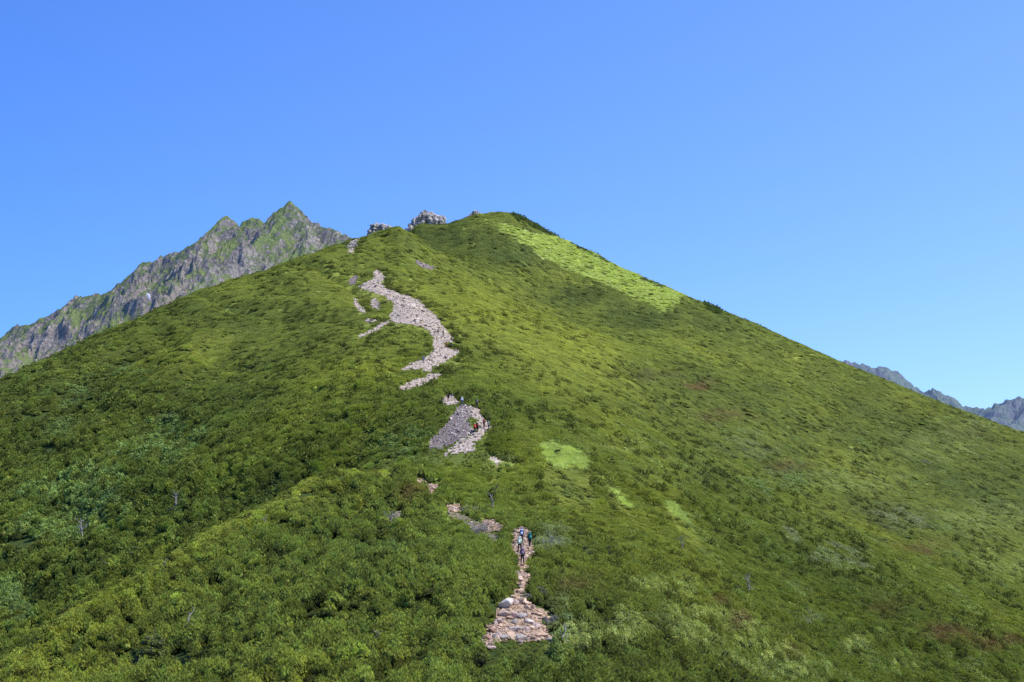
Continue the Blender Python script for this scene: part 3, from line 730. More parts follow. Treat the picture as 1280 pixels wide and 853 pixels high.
def rots(m, tilt=0.6, jit=0.16):
    N = m.sum()
    nz_ = np.stack([-gx[m] * tilt + RNG.normal(0, jit, N), -gy[m] * tilt + RNG.normal(0, jit, N), np.ones(N)], 1); nz_ /= np.linalg.norm(nz_, axis=1)[:, None]
    a = RNG.random(N) * 6.283; xv = np.stack([np.cos(a), np.sin(a), np.zeros(N)], 1); xv -= nz_ * (xv * nz_).sum(1)[:, None]; xv /= np.linalg.norm(xv, axis=1)[:, None]
    yv = np.cross(nz_, xv)
    return np.stack([np.arctan2(yv[:, 2], nz_[:, 2]), -np.arcsin(np.clip(xv[:, 2], -1, 1)), np.arctan2(xv[:, 1], xv[:, 0])], 1)
def put(name, colname, kind, m, wide, hs, label, cat, lod_split=250):
    cols = proto_collection(colname, [clump(kind, 3 + i, 0) for i in range(5)] + [clump(kind, 30 + i, 1) for i in range(5)] + ([clump('mat', 50 + i, 1) for i in range(5)] if kind == 'pine' else []))
    N = m.sum(); idx = RNG.integers(0, 5, N) + np.where(Y[m] + RNG.normal(0, 20, N) > lod_split, 5, 0)
    if kind == 'pine': idx = np.where(smooth_[m], RNG.integers(10, 15, N), idx)
    rr = S_[m] * wide * RNG.uniform(0.7, 1.3, N) * np.where(near_bare[m], 0.5, 1.0); hh = hs * H[m] * np.clip(RNG.lognormal(0, 0.3, N), 0.5, 1.9)
    rt = rots(m)
    if kind == 'pine':
        sm = smooth_[m]; hh = np.where(sm, hs * H[m] * np.exp(RNG.normal(0, 0.10, N)), hh); rt2 = rots(m, 1.0, 0.04); rt = np.where(sm[:, None], rt2, rt)
    P = np.stack([X[m], Y[m], Z[m] - 0.12 * hh + lift[m]], 1)
    # narrow mats keep their height in step with their width
    hh = np.minimum(hh, rr * 2.2); hh = np.maximum(hh, rr * 0.35)
    if kind == 'pine': hh = np.where(smooth_[m], np.maximum(hh, rr * 0.30), hh)
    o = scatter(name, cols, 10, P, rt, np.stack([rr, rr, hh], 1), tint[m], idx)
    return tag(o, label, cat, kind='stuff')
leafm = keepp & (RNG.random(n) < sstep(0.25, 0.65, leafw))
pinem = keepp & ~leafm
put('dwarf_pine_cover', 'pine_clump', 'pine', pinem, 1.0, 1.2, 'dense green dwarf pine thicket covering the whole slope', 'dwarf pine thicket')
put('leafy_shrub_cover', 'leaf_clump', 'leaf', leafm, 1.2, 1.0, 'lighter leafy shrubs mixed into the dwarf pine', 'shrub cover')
mm = mead & ~isb
tint[mm] = np.array((0.58, 0.66, 0.215)) * (0.85 + 0.35 * bj[mm, None] * 0.4) * (1 + 0.15 * fbm(X[mm] / 4, Y[mm] / 10, 3))[:, None]
H[mm] = 0.9
put('meadow_grass', 'grass_clump', 'grass', mm, 1.3, 1.0, 'bright yellow green grass patches open in the thicket', 'grass')

# ------------------------------------------------------------------ bare ground sheets of the trail
for q, a_ in enumerate(BARE):
    st = float(np.clip((a_.y0 + a_.y1) * 0.5 * 0.0018, 0.16, 0.8))
    xs = np.arange(a_.x0 - 1, a_.x1 + 1, st); yv = np.arange(a_.y0 - 2, a_.y1 + 2, st * 1.3)
    gy_, gx_ = np.meshgrid(yv, xs, indexing='ij')
    jj = 0.32 * min(1, (a_.x1 - a_.x0) / 8) * (1.8 if a_.mat == 'earth' else 1.2)
    cx_ = (gx_[:-1, :-1] + gx_[1:, 1:]) / 2; cy_ = (gy_[:-1, :-1] + gy_[1:, 1:]) / 2
    ok = a_.has(cx_, cy_, jj).ravel()
    if not ok.any(): continue
    off = {'earth': 0.10, 'trail': 0.14, 'scree': 0.18, 'dead': 0.1}[a_.mat] + 0.10 * fbm(gx_ / 0.8, gy_ / 0.9, 3) * min(1, st * 3)
    V = np.stack([gx_, gy_, h_full(gx_, gy_) + off], -1).reshape(-1, 3); Fa = grid_faces(len(yv), len(xs))[ok]
    used = np.unique(Fa); mp = np.zeros(len(V), int); mp[used] = np.arange(len(used))
    nm = {'earth': 'trail_earth', 'trail': 'gravel_trail', 'scree': 'scree_patch', 'dead': 'dead_twig_ground'}[a_.mat]
    o = link(nm, mesh_np(nm, V[used], mp[Fa], {'earth': M_EARTH, 'trail': M_TRAIL, 'scree': M_SCREE, 'dead': M_DEADG}[a_.mat], True))
    tag(o, {'earth': 'ochre earth laid bare on the trail', 'trail': 'pale gravel of the mountain trail', 'scree': 'patch of grey scree beside the trail', 'dead': 'ground matted with grey dead twigs'}[a_.mat], 'path', kind='structure')

def rock_mesh(name, seed, mat, sub=1, npt=16, rough=0.06):
    r = random.Random(seed); bm = bmesh.new()
    for i in range(npt):
        v = Vector((r.gauss(0, 1), r.gauss(0, 1), r.gauss(0, 1))).normalized() * r.uniform(0.8, 1.0)
        bm.verts.new(v)
    g = bmesh.ops.convex_hull(bm, input=bm.verts[:])
    junk = [x for x in g['geom_interior'] if isinstance(x, bmesh.types.BMVert)]
    if junk: bmesh.ops.delete(bm, geom=junk, context='VERTS')
    if sub:
        bmesh.ops.bevel(bm, geom=bm.edges[:], offset=0.06, segments=1, affect='EDGES')
        bmesh.ops.triangulate(bm, faces=bm.faces[:])
        bmesh.ops.subdivide_edges(bm, edges=[e for e in bm.edges if e.calc_length() > 0.25], cuts=sub, use_grid_fill=True)
        for v in bm.verts: v.co += v.co.normalized() * rough * mnoise.fractal(v.co * 2.2 + Vector((seed, 0, 0)), 1, 2, 4)
    me = bpy.data.meshes.new(name); bmesh.ops.recalc_face_normals(bm, faces=bm.faces[:]); bm.to_mesh(me); bm.free()
    if mat: me.materials.append(mat)
    return me
stone_col = proto_collection('stone_kind', [rock_mesh('stone_kind', 40 + i, M_STONE, 0, 12) for i in range(6)])
STN = []
for a_ in BARE:
    ym = (a_.y0 + a_.y1) / 2
    for yc in np.arange(a_.y0, a_.y1, 1.0):
        dens = 9.0 if yc < 200 else (5.0 if yc < 330 else 2.6)
        if a_.mat == 'scree': dens *= 1.8
        if a_.mat == 'dead': dens *= 0.1
        N = int(dens * (a_.x1 - a_.x0)); 
        if N < 1: continue
        x = RNG.uniform(a_.x0, a_.x1, N); y = yc + RNG.random(N)
        ok = a_.has(x, y, 0.32 * min(1, (a_.x1 - a_.x0) / 8) * (1.8 if a_.mat == 'earth' else 1.2)); x, y = x[ok], y[ok]
        s = np.clip(RNG.lognormal(0, 0.5, len(x)) * (0.09 if yc < 200 else 0.11 if yc < 330 else 0.15), 0.04, 0.5)
        if a_.mat == 'earth': base = np.where(RNG.random((len(x), 1)) < 0.6, [[0.66, 0.48, 0.33]], [[0.46, 0.35, 0.29]])
        elif a_.mat == 'trail': base = np.where(RNG.random((len(x), 1)) < 0.7, [[0.68, 0.585, 0.455]], [[0.20, 0.17, 0.14]]); s = s * np.where(RNG.random(len(x)) < 0.03, 2.2, 1.0)
        else: base = np.where(RNG.random((len(x), 1)) < 0.6, [[0.29, 0.23, 0.20]], [[0.62, 0.52, 0.44]])
        if a_.mat == 'trail' and a_ is BARE[4]:
            up = sstep(470, 400, y)[:, None] * (RNG.random((len(x), 1)) < 0.15); base = base * (1 - up) + np.array([0.5, 0.36, 0.2]) * up
        STN.append(np.concatenate([np.stack([x, y, s], 1), base * RNG.uniform(0.7, 1.25, (len(x), 1))], 1))
STN = np.concatenate(STN); N = len(STN)
zz = h_full(STN[:, 0], STN[:, 1]) + 0.12
sc = STN[:, 2:3] * RNG.uniform(0.6, 1.3, (N, 3)) * np.array([[1.2, 1.2, 0.7]])
o = scatter('loose_stones', stone_col, 6, np.stack([STN[:, 0], STN[:, 1], zz + sc[:, 2] * 0.35], 1), RNG.uniform(-0.4, 6.3, (N, 3)) * np.array([[0.12, 0.12, 1]]), sc, STN[:, 3:6])
tag(o, 'loose pale and grey stones strewn along the trail', 'stones', kind='stuff')
#@@THINGS
# ------------------------------------------------------------------ rock outcrops on the summit ridge
def bm_obj(name, bm, mat, parent=None, loc=None, smooth=False):
    me = bpy.data.meshes.new(name); bm.to_mesh(me); bm.free(); me.materials.append(mat)
    if smooth:
        for p in me.polygons: p.use_smooth = True
    return link(name, me, parent, loc)
def gz(x, y): return float(h_full(np.array([x]), np.array([y]))[0])
def m_crag():
    t = NT('outcrop_rock'); g = t.n('NewGeometry').outputs['Position']
    n1 = t.noise(g, 0.55, 8, 0.7, 0.3); n2 = t.noise(g, 1.6, 6, 0.7)
    c = t.ramp(n1, [(0.30, (0.09, 0.08, 0.07)), (0.44, (0.40, 0.35, 0.30)), (0.62, (0.70, 0.62, 0.53))])
    c = t.mix(1.0, c, t.ramp(n2, [(0.3, (0.6,) * 3), (0.7, (1.15,) * 3)]), 'MULTIPLY')
    return t.done(t.bsdf(c, 0.95, 0.1, t.bump(n1, 1.0, 0.8)).outputs[0])
M_CRAG = m_crag()
def outcrop(px, py, Y, w, d, h, seed, label, peaks, sink=1.5):
    """peaks: bumps along the width, (x -1..1, height 0..1, radius)"""
    x0, y0, _ = at(px, py, Y); z0 = float(h_full(np.array([x0]), np.array([y0]))[0])
    r = random.Random(seed); bm = bmesh.new(); nb = int(10 + w * 1.3)
    for k in range(nb):
        f = (k + 0.5) / nb * 2 - 1 + r.uniform(-0.06, 0.06)
        top = max(bh * max(0, 1 - abs((f - bx) / (br * 1.5)) ** 2.5) for bx, bh, br in peaks) * h
        for lv in range(3):
            sz = h * r.uniform(0.20, 0.38); n0 = len(bm.verts); bm.from_mesh(rock_mesh('block', seed * 50 + k * 3 + lv, None, 1, 13, 0.14)); bm.verts.ensure_lookup_table()
            bx_ = f * w / 2; by_ = r.uniform(-0.35, 0.35) * d * (1 - 0.25 * lv); bz_ = top * (0.2 + 0.36 * lv) * r.uniform(0.85, 1.05) - sz * 0.35
            M_ = Matrix.Translation((bx_, by_, bz_ + gz(x0 + bx_, y0 + by_) - z0)) @ Matrix.Rotation(r.uniform(-0.35, 0.35), 4, 'Y') @ Matrix.Rotation(r.uniform(0, 6.28), 4, 'Z') @ Matrix.Diagonal((sz * r.uniform(0.55, 0.95), sz * 0.8, sz * r.uniform(0.8, 1.25), 1))
            for v in bm.verts[n0:]: v.co = M_ @ v.co
    o = bm_obj('rock_outcrop', bm, M_CRAG, None, (x0, y0, z0))
    tag(o, label, 'rock outcrop')
outcrop(529, 279, 676, 19.5, 11, 7.2, 3, 'large pale jagged rock outcrop on the ridge just left of the summit', [(-0.82, 0.35, 0.3), (-0.5, 0.85, 0.36), (-0.1, 1.0, 0.42), (0.35, 0.92, 0.4), (0.75, 0.7, 0.35)])
outcrop(474, 288, 618, 10, 5, 5.2, 9, 'small flat topped rock outcrop on the skyline left of the large one', [(-0.5, 1.0, 0.4), (0.1, 0.8, 0.5), (0.7, 0.45, 0.35)], 1.0)
outcrop(587, 275, 694, 11, 6, 2.9, 15, 'broken brownish rocks showing on the ridge just under the summit', [(-0.7, 0.4, 0.3), (-0.1, 0.7, 0.35), (0.45, 1.0, 0.4)], 1.2)
outcrop(438, 304, 572, 5.5, 4, 2.2, 23, 'low dark rocks where the trail crosses the left shoulder', [(-0.4, 0.8, 0.4), (0.4, 1.0, 0.45)], 0.8)

# snow patch on the rocky mountain
def snow():
    x0, y0, _ = at(185, 371, 1560)
    # find the mountain surface along the line of sight
    dg = bpy.context.evaluated_depsgraph_get()
    o = bpy.data.objects['rocky_mountain']; d = Vector(at(185, 371, 1.0)).normalized()
    ok, hit, nrm, _i = o.ray_cast(Vector((0, 0, 0)), d)
    if not ok: return
    u = Vector((1, 0, 0.25)).normalized(); v = (nrm.cross(u)).normalized()
    V = [hit + nrm * 0.6]; n = 18
    for j, rr in enumerate((0.5, 1.0)):
        for k in range(n):
            a = 2 * math.pi * k / n; r_ = rr * (1 + 0.35 * mnoise.noise(Vector((math.cos(a) * 2, math.sin(a) * 2, 3))))
            V.append(hit + u * math.cos(a) * 2.6 * r_ + v * math.sin(a) * 4.0 * r_ + nrm * (0.5 if j == 0 else -0.2))
    bm = bmesh.new(); vs = [bm.verts.new(q) for q in V]
    for k in range(n):
        bm.faces.new((vs[0], vs[1 + k], vs[1 + (k + 1) % n])); bm.faces.new((vs[1 + k], vs[1 + n + k], vs[1 + n + (k + 1) % n], vs[1 + (k + 1) % n]))
    me = bpy.data.meshes.new('snow_patch'); bm.to_mesh(me); bm.free(); me.materials.append(m_plain('old_snow', (0.82, 0.80, 0.80), 0.04, 0.5))
    tag(link('snow_patch', me), 'tiny white patch of old snow high on the rocky mountain', 'snow')
snow()

# ------------------------------------------------------------------ boulders on the trail
def gz(x, y): return float(h_full(np.array([x]), np.array([y]))[0])
def boulder(px, py, wpx, mat, label, seed, flat=0.6, deep=0.8, yaw=None, name='boulder'):
    x, y, z = ground_px(px, py + wpx * 0.15)
    w = wpx / F * y * (1.3 if py > 740 else 1.0)
    me = rock_mesh(name, seed, mat, 1, 18)
    o = link(name, me, loc=(x, y, z + 0.10 + w * 0.5 * flat * 0.45))
    o.scale = (w * 0.5, w * 0.5 * deep, w * 0.5 * flat)
    o.rotation_euler = (random.uniform(-0.2, 0.2), random.uniform(-0.2, 0.2), random.uniform(-0.6, 0.6) if yaw is None else yaw)
    return tag(o, label, 'boulder')
for i, a in enumerate([
  (633,757,19,MB_CREAM,'largest pale pinkish boulder at the left edge of the rocky trail',0.62),
  (644,757,9,MB_PINK,'pinkish boulder leaning against the largest pale boulder',0.8),
  (652,756,9,MB_TAN,'dark brown upright stone right of the largest pale boulder',0.95),
  (631,769,17,MB_PINK,'long flat brownish slab just below the largest pale boulder',0.42),
  (642,771,13,MB_PINK,'rounded pinkish slab beside the long flat brownish slab',0.55),
  (653,773,14,MB_GREY,'smooth blue grey slab in the middle of the rocky trail',0.5),
  (643,779,11,MB_GREY,'dark grey stone touching the smooth blue grey slab',0.6),
  (662,781,12,MB_CREAM,'cream slab right below the smooth blue grey slab',0.45),
  (644,787,17,MB_GREY,'long dark purplish slab crossing the trail',0.4),
  (657,790,12,MB_PINK,'dark edged pinkish block right of the long purplish slab',0.6),
  (670,787,13,MB_PINK,'tilted pinkish slab on the right half of the rocks',0.5),
  (623,780,11,MB_PINK,'pinkish rock at the left edge beside the dark gap',0.6),
  (616,791,11,MB_RED,'upper rusty red rock at the left edge of the trail',0.6),
  (609,801,11,MB_RED,'lower rusty red rock at the bottom left corner of the trail',0.7),
  (619,799,8,MB_GREY,'small grey rock between the rusty rocks and the trail',0.8),
  (613,811,13,MB_PINK,'lowest brownish slab at the foot of the rocky trail',0.45),
  (631,800,13,MB_GREY,'grey rock with a dark underside near the foot of the rocks',0.6),
  (650,800,14,MB_GREY,'rounded purplish grey boulder at the bottom centre of the rocks',0.6),
  (664,800,15,MB_TAN,'broad tan slab at the bottom centre of the rocks',0.4),
  (677,795,16,MB_TAN,'yellowish tan slab at the bottom right of the rocks',0.4),
  (688,803,10,MB_GREY,'brownish grey block at the bottom right corner of the rocks',0.6),
  (672,770,14,MB_TAN,'orange tan slab under the arching dead branch',0.35),
  (661,762,11,MB_TAN,'orange stone at the top of the rocky fan',0.5),
  (683,775,10,MB_TAN,'tan stone at the right edge beside the bleached roots',0.5),
  (648,727,15,MB_PINK,'large pinkish boulder in the narrow part of the trail',0.6),
  (650,741,9,MB_TAN,'tan stone where the narrow trail meets the rocks',0.6),
  (642,748,8,MB_TAN,'small orange tan stone above the largest pale boulder',0.6),
  (651,716,8,MB_TAN,'tan stone just above the large pinkish boulder',0.6),
  (653,708,7,MB_RED,'reddish stone at the feet of the lowest hiker',0.6),
  (643,676,9,MB_TAN,'flat orange stone left of the leading hiker',0.4),
  (667,692,8,MB_PINK,'pinkish stone beside the hiker with the teal backpack',0.6),
  (619,578,12,MB_CREAM,'pale rock standing alone in the pines right of the scree',0.5),
  (526,605,7,MB_TAN,'small ochre stone in the upper gap of the hidden trail',0.7),
  (541,613,8,MB_TAN,'ochre stone in the lower gap of the hidden trail',0.7),
  (569,637,7,MB_CREAM,'pale orange stone above the grey dead twigs',0.7),
  (614,659,12,MB_TAN,'flat pale orange stone left of and above the hikers',0.35),
]):
    boulder(*a[:5], 100 + i, a[5])

# ------------------------------------------------------------------ dead wood
def tube(bm, pts, rad, k=5):
    rings = []
    for i, p in enumerate(pts):
        d = (pts[min(i + 1, len(pts) - 1)] - pts[max(i - 1, 0)]).normalized()
        a = d.orthogonal().normalized(); b = d.cross(a)
        rings.append([bm.verts.new(p + (a * math.cos(6.283 * j / k) + b * math.sin(6.283 * j / k)) * rad[i]) for j in range(k)])
    for r0, r1 in zip(rings[:-1], rings[1:]):
        for j in range(k): bm.faces.new((r0[j], r0[(j + 1) % k], r1[(j + 1) % k], r1[j]))
    bm.faces.new(rings[0][::-1]); bm.faces.new(rings[-1])
def wander(p, d, L, n, wob, r, up=0.0):
    pts = [p.copy()]
    for i in range(n):
        d = (d + Vector((r.gauss(0, wob), r.gauss(0, wob), r.gauss(0, wob) + up))).normalized(); pts.append(pts[-1] + d * L / n)
    return pts
def twigged(bm, p, d, L, r0, r, depth, up=0.05):
    pts = wander(p, d, L, 5, 0.22, r, up); tube(bm, pts, [r0 * (1 - 0.8 * i / 5) for i in range(6)], 4)
    if depth:
        for i in (1, 2, 3, 4, 5):
            for _q in range(2 if depth > 1 else 1):
                dd = (pts[i] - pts[i - 1]).normalized() + Vector((r.gauss(0, 0.8), r.gauss(0, 0.8), r.gauss(0.1, 0.6)))
                twigged(bm, pts[i], dd.normalized(), L * r.uniform(0.3, 0.5), r0 * 0.5, r, depth - 1, up)
M_WOOD = m_plain('bleached_wood', (0.34, 0.31, 0.27), 0.2, 6, 0.85)
M_DWOOD = m_plain('grey_dead_wood', (0.30, 0.26, 0.215), 0.25, 6, 0.9)
M_BARK = m_plain('brown_bark', (0.12, 0.095, 0.075), 0.25, 6, 0.9)
def empty(name, x, y, z):
    o = bpy.data.objects.new(name, None); COL.objects.link(o); o.location = (x, y, z); o.empty_display_size = 0.3; return o
def snag(px, py, hpx, label, seed, mat, lean=(0.1, 0), nb=6, thick=0.05, bl=0.35):
    x, y, z = ground_px(px, py); H_ = 0.85 * hpx / F * y + 0.45; r = random.Random(seed)
    root = tag(empty('dead_tree', x, y, z), label, 'dead tree')
    bm = bmesh.new(); pts = wander(Vector((0, 0, -0.1)), Vector((lean[0], lean[1], 1)).normalized(), H_ + 0.1, 7, 0.09, r)
    tube(bm, pts, [H_ * thick * (1 - 0.82 * i / 7) for i in range(8)], 6); bm_obj('trunk', bm, mat, root)
    for i in range(nb):
        j = r.randint(2, 6); a = r.uniform(0, 6.28); bm = bmesh.new()
        twigged(bm, pts[j], Vector((math.cos(a), math.sin(a), r.uniform(0.1, 0.9))).normalized(), H_ * bl * r.uniform(0.6, 1.1), H_ * thick * 0.42, r, 1); bm_obj('branch', bm, mat, root)
for i, a in enumerate([
  (229,800,34,'bleached bare trunk standing in a dark gap of the lower left spur',M_WOOD,(0.12,0),6,0.045),
  (103,678,32,'pale bare dead tree with bent top in the leafy gully at left',M_WOOD,(0.1,0),7,0.05),
  (132,722,18,'thin grey dead trunk in the shaded gully thicket',M_DWOOD,(-0.05,0),5,0.06),
  (221,640,26,'twisted grey dead tree above the long spur crest',M_WOOD,(-0.1,0),8,0.05),
  (332,668,20,'grey dead tree on the near side of the spur crest',M_DWOOD,(0.0,0),6,0.06),
  (616,640,22,'grey dead trunk under the dark narrow pine uphill of the hikers',M_DWOOD,(0.1,0),5,0.07),
  (698,822,34,'grey leaning dead stump below the right end of the rocks',M_DWOOD,(0.25,0),7,0.07),
  (936,745,26,'grey bare dead tree alone in the pines at lower right',M_DWOOD,(-0.1,0),11,0.05),
  (853,690,18,'small grey dead tree on the right face left of the larger one',M_DWOOD,(0.1,0),9,0.05),
  (467,812,22,'grey dead stems in the thicket at bottom centre left',M_DWOOD,(0.15,0),7,0.06),
  (205,720,18,'bare grey trunk just behind the spur crest',M_DWOOD,(0.0,0),4,0.06),
]):
    snag(a[0], a[1], a[2], a[3], 60 + i, a[4], a[5], a[6], a[7])
def dead_shrub(px, py, wpx, hpx, label, seed, mat, n=14, flat=0.5):
    x, y, z = ground_px(px, py); r = random.Random(seed); bm = bmesh.new(); W = wpx / F * y / 2; Hh = hpx / F * y
    for i in range(n):
        a = r.uniform(0, 6.28); p = Vector((r.uniform(-0.5, 0.5) * W * 1.2, r.uniform(-0.5, 0.5) * W, -0.05))
        p.z += gz(x + p.x, y + p.y) - z
        twigged(bm, p, Vector((math.cos(a), math.sin(a), r.uniform(0.3, 1.2))).normalized(), max(Hh, W * 0.7) * r.uniform(0.6, 1.0), 0.035 + 0.01 * W, r, 2, -0.02)
    return tag(bm_obj('dead_shrub', bm, mat, None, (x, y, z + 0.35)), label, 'dead shrub')
for i, a in enumerate([
  (683,686,26,14,'pale grey dead shrub just right of the hikers',M_WOOD,14),
  (688,785,14,12,'bleached tangle of roots at the right edge of the rocks',M_WOOD,12),
  (588,645,34,6,'mat of grey dead twigs left of the trail, upper part',M_DWOOD,22),
  (602,667,30,6,'mat of grey dead twigs left of the trail, lower part',M_WOOD,20),
  (487,655,22,14,'grey dead shrub on the slope above the dark hollow',M_WOOD,14),
  (485,688,34,8,'bleached fallen branches in the dark hollow left of the trail',M_WOOD,12),
  (672,748,22,10,'grey tangle of dead branches above the right side of the rocks',M_DWOOD,12),
  (562,665,18,6,'small brownish dead shrub left of the twig mats',M_DWOOD,8),
  (1008,780,22,8,'low silvery shrub in the pines at far lower right',M_WOOD,12),
  (1160,582,12,6,'greyish dead shrub high on the right face',M_WOOD,8),
  (400,830,24,10,'grey dead shrub in the thicket at the bottom edge',M_DWOOD,9),
]):
    dead_shrub(a[0], a[1], a[2], a[3], a[4], 200 + i, a[5], a[6])
def arch():
    x, y, z = ground_px(675, 758); bm = bmesh.new(); r = random.Random(5)
    for q, (L, hh) in enumerate(((1.7, 0.8), (1.4, 0.6))):
        pts = [Vector((-L + i / 8 * 1.9 * L / 1.7, q * 0.2, 0.15 + hh * math.sin(math.pi * min(1, 0.25 + i / 9)))) for i in range(9)]
        tube(bm, pts, [0.05 * (1 - 0.07 * i) for i in range(9)], 5)
    tag(bm_obj('fallen_branch', bm, M_WOOD, None, (x, y, z)), 'bleached branch arching over the orange soil above the rocks', 'fallen branch')
arch()

# ------------------------------------------------------------------ single pines that stand out
def m_leaf_obj(name, col, dark=1.0):
    t = NT(name); g = t.n('NewGeometry').outputs['Position']; nz = t.noise(g, 1.7, 3, 0.7)
    c = t.ramp(nz, [(0.3, tuple(0.62 * dark * v for v in col)), (0.72, tuple(1.3 * dark * v for v in col))])
    return t.done(t.bsdf(c, 0.6, 0.15).outputs[0])
MO_PINE = m_leaf_obj('single_pine_needles', (0.22, 0.28, 0.05)); MO_DK = m_leaf_obj('dark_pine_needles', (0.10, 0.15, 0.035)); MO_CORE = m_leaf_obj('pine_inner_shade', (0.05, 0.06, 0.02))  # core colour is darkened to paint the shade inside the crown
_cl = [clump('pine', 70 + i, 0) for i in range(3)]
def pine(px, py, hpx, wpx, label, seed, mat, tiers=3):
    x, y, z = ground_px(px, py); r = random.Random(seed); Hh = hpx / F * y + 0.4; W = wpx / F * y / 2
    root = tag(empty('dwarf_pine', x, y, z), label, 'dwarf pine')
    bm = bmesh.new(); pts = wander(Vector((0, 0, -0.1)), Vector((0.05, 0, 1)), Hh * 0.92, 6, 0.06, r); tube(bm, pts, [Hh * 0.035 * (1 - 0.8 * i / 6) for i in range(7)], 6)
    for t_ in range(tiers * 4):
        f = r.uniform(0.2, 0.85); p = pts[0].lerp(pts[-1], f); a = r.uniform(0, 6.28); tube(bm, wander(p, Vector((math.cos(a), math.sin(a), 0.3)), W * (1 - f * 0.6), 3, 0.1, r), [Hh * 0.012] * 4, 4)
    bm_obj('trunk', bm, M_BARK, root)
    bm = bmesh.new()
    for t_ in range(tiers):
        f = (t_ + 0.5) / tiers; rr = W * (1.05 - 0.75 * f); zc = Hh * (0.22 + 0.72 * f); m = max(1, int(round(7 * (1 - f) + 1)))
        for q in range(m):
            a = 6.283 * q / m + r.random(); d = rr * (0.62 if m > 1 else 0); s = rr * r.uniform(0.42, 0.6) if m > 1 else rr * 1.0
            n0 = len(bm.verts); nf = len(bm.faces); bm.from_mesh(r.choice(_cl)); bm.verts.ensure_lookup_table()
            M_ = Matrix.Translation((math.cos(a) * d, math.sin(a) * d, zc - Hh * 0.08 + r.uniform(-0.06, 0.06) * Hh)) @ Matrix.Rotation(r.random() * 6, 4, 'Z') @ Matrix.Diagonal((s, s, min(s, Hh / tiers * 0.8), 1))
            for v in bm.verts[n0:]: v.co = M_ @ v.co
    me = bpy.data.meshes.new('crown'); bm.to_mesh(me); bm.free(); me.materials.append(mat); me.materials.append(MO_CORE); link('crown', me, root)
for i, a in enumerate([
  (190,846,58,52,'tallest layered pine with brown trunk at the bottom left',MO_PINE,4),
  (170,700,18,22,'rounded green pine in the gully thicket behind the spur',MO_PINE,2),
  (246,712,14,18,'small round dark bush sitting on the spur crest',MO_DK,1),
  (614,628,26,12,'dark narrow pine standing above the trail bend',MO_DK,3),
  (765,583,13,8,'tiny dark upright pine on the right face below the bright meadow patch',MO_DK,3),
  (697,571,9,12,'round dark bush inside the small bright meadow patch',MO_DK,1),
  (733,700,15,20,'dark bushy pine right of the hikers',MO_DK,2),
  (761,698,15,12,'dark upright pine next to the dark bushy one right of the hikers',MO_DK,2),
  (209,530,16,14,'dark upright pine on the shaded left flank',MO_DK,2),
  (814,372,6,10,'dark bush in the long meadow strip near its lower end',MO_DK,1),
  (922,748,14,18,'dark green pine leaning against the grey bare dead tree',MO_DK,2),
  (612,529,12,8,'dark small pine at the right edge of the gravel bend',MO_DK,2),
]):
    pine(a[0], a[1], a[2], a[3], a[4], 300 + i, a[5], a[6])

# ------------------------------------------------------------------ hikers
def skin_mesh(name, verts, edges, radii, mat, sub=1, root=0):
    bm = bmesh.new(); sl = bm.verts.layers.skin.verify(); vs = []
    for i, (p, q) in enumerate(zip(verts, radii)):
        v = bm.verts.new(p); v[sl].radius = (q, q) if isinstance(q, float) else q; v[sl].use_root = (i == root); vs.append(v)
    for a, b in edges: bm.edges.new((vs[a], vs[b]))
    me = bpy.data.meshes.new(name + '_cage'); bm.to_mesh(me); bm.free()
    o = bpy.data.objects.new(name + '_cage', me); COL.objects.link(o)
    o.modifiers.new('s', 'SKIN'); m = o.modifiers.new('u', 'SUBSURF'); m.levels = sub; m.render_levels = sub
    dg = bpy.context.evaluated_depsgraph_get(); dg.update()
    r_ = bpy.data.meshes.new_from_object(o.evaluated_get(dg)); r_.name = name
    bpy.data.objects.remove(o); bpy.data.meshes.remove(me)
    r_.materials.clear(); r_.materials.append(mat)
    for p in r_.polygons: p.use_smooth = True
    return r_
M_SKIN = m_plain('skin', (0.50, 0.31, 0.22), 0.05, 8, 0.6)
M_HAIR = m_plain('dark_hair', (0.02, 0.016, 0.014), 0.2, 40, 0.6)
M_BOOT = m_plain('boot_leather', (0.07, 0.05, 0.035), 0.2, 30, 0.7)
_cloth = {}
def cloth(c):
    k = tuple(c)
    if k not in _cloth: _cloth[k] = m_plain('cloth', c, 0.12, 14, 0.9, 0.2)
    return _cloth[k]
def ball(name, c, s, mat, parent, seg=16, cut=None):
    bm = bmesh.new(); bmesh.ops.create_uvsphere(bm, u_segments=seg, v_segments=seg // 2, radius=1)
    if cut is not None:
        bmesh.ops.delete(bm, geom=[v for v in bm.verts if v.co.z < cut], context='VERTS')
    for v in bm.verts: v.co = Vector((v.co.x * s[0] + c[0], v.co.y * s[1] + c[1], v.co.z * s[2] + c[2]))
    return bm_obj(name, bm, mat, parent, smooth=True)
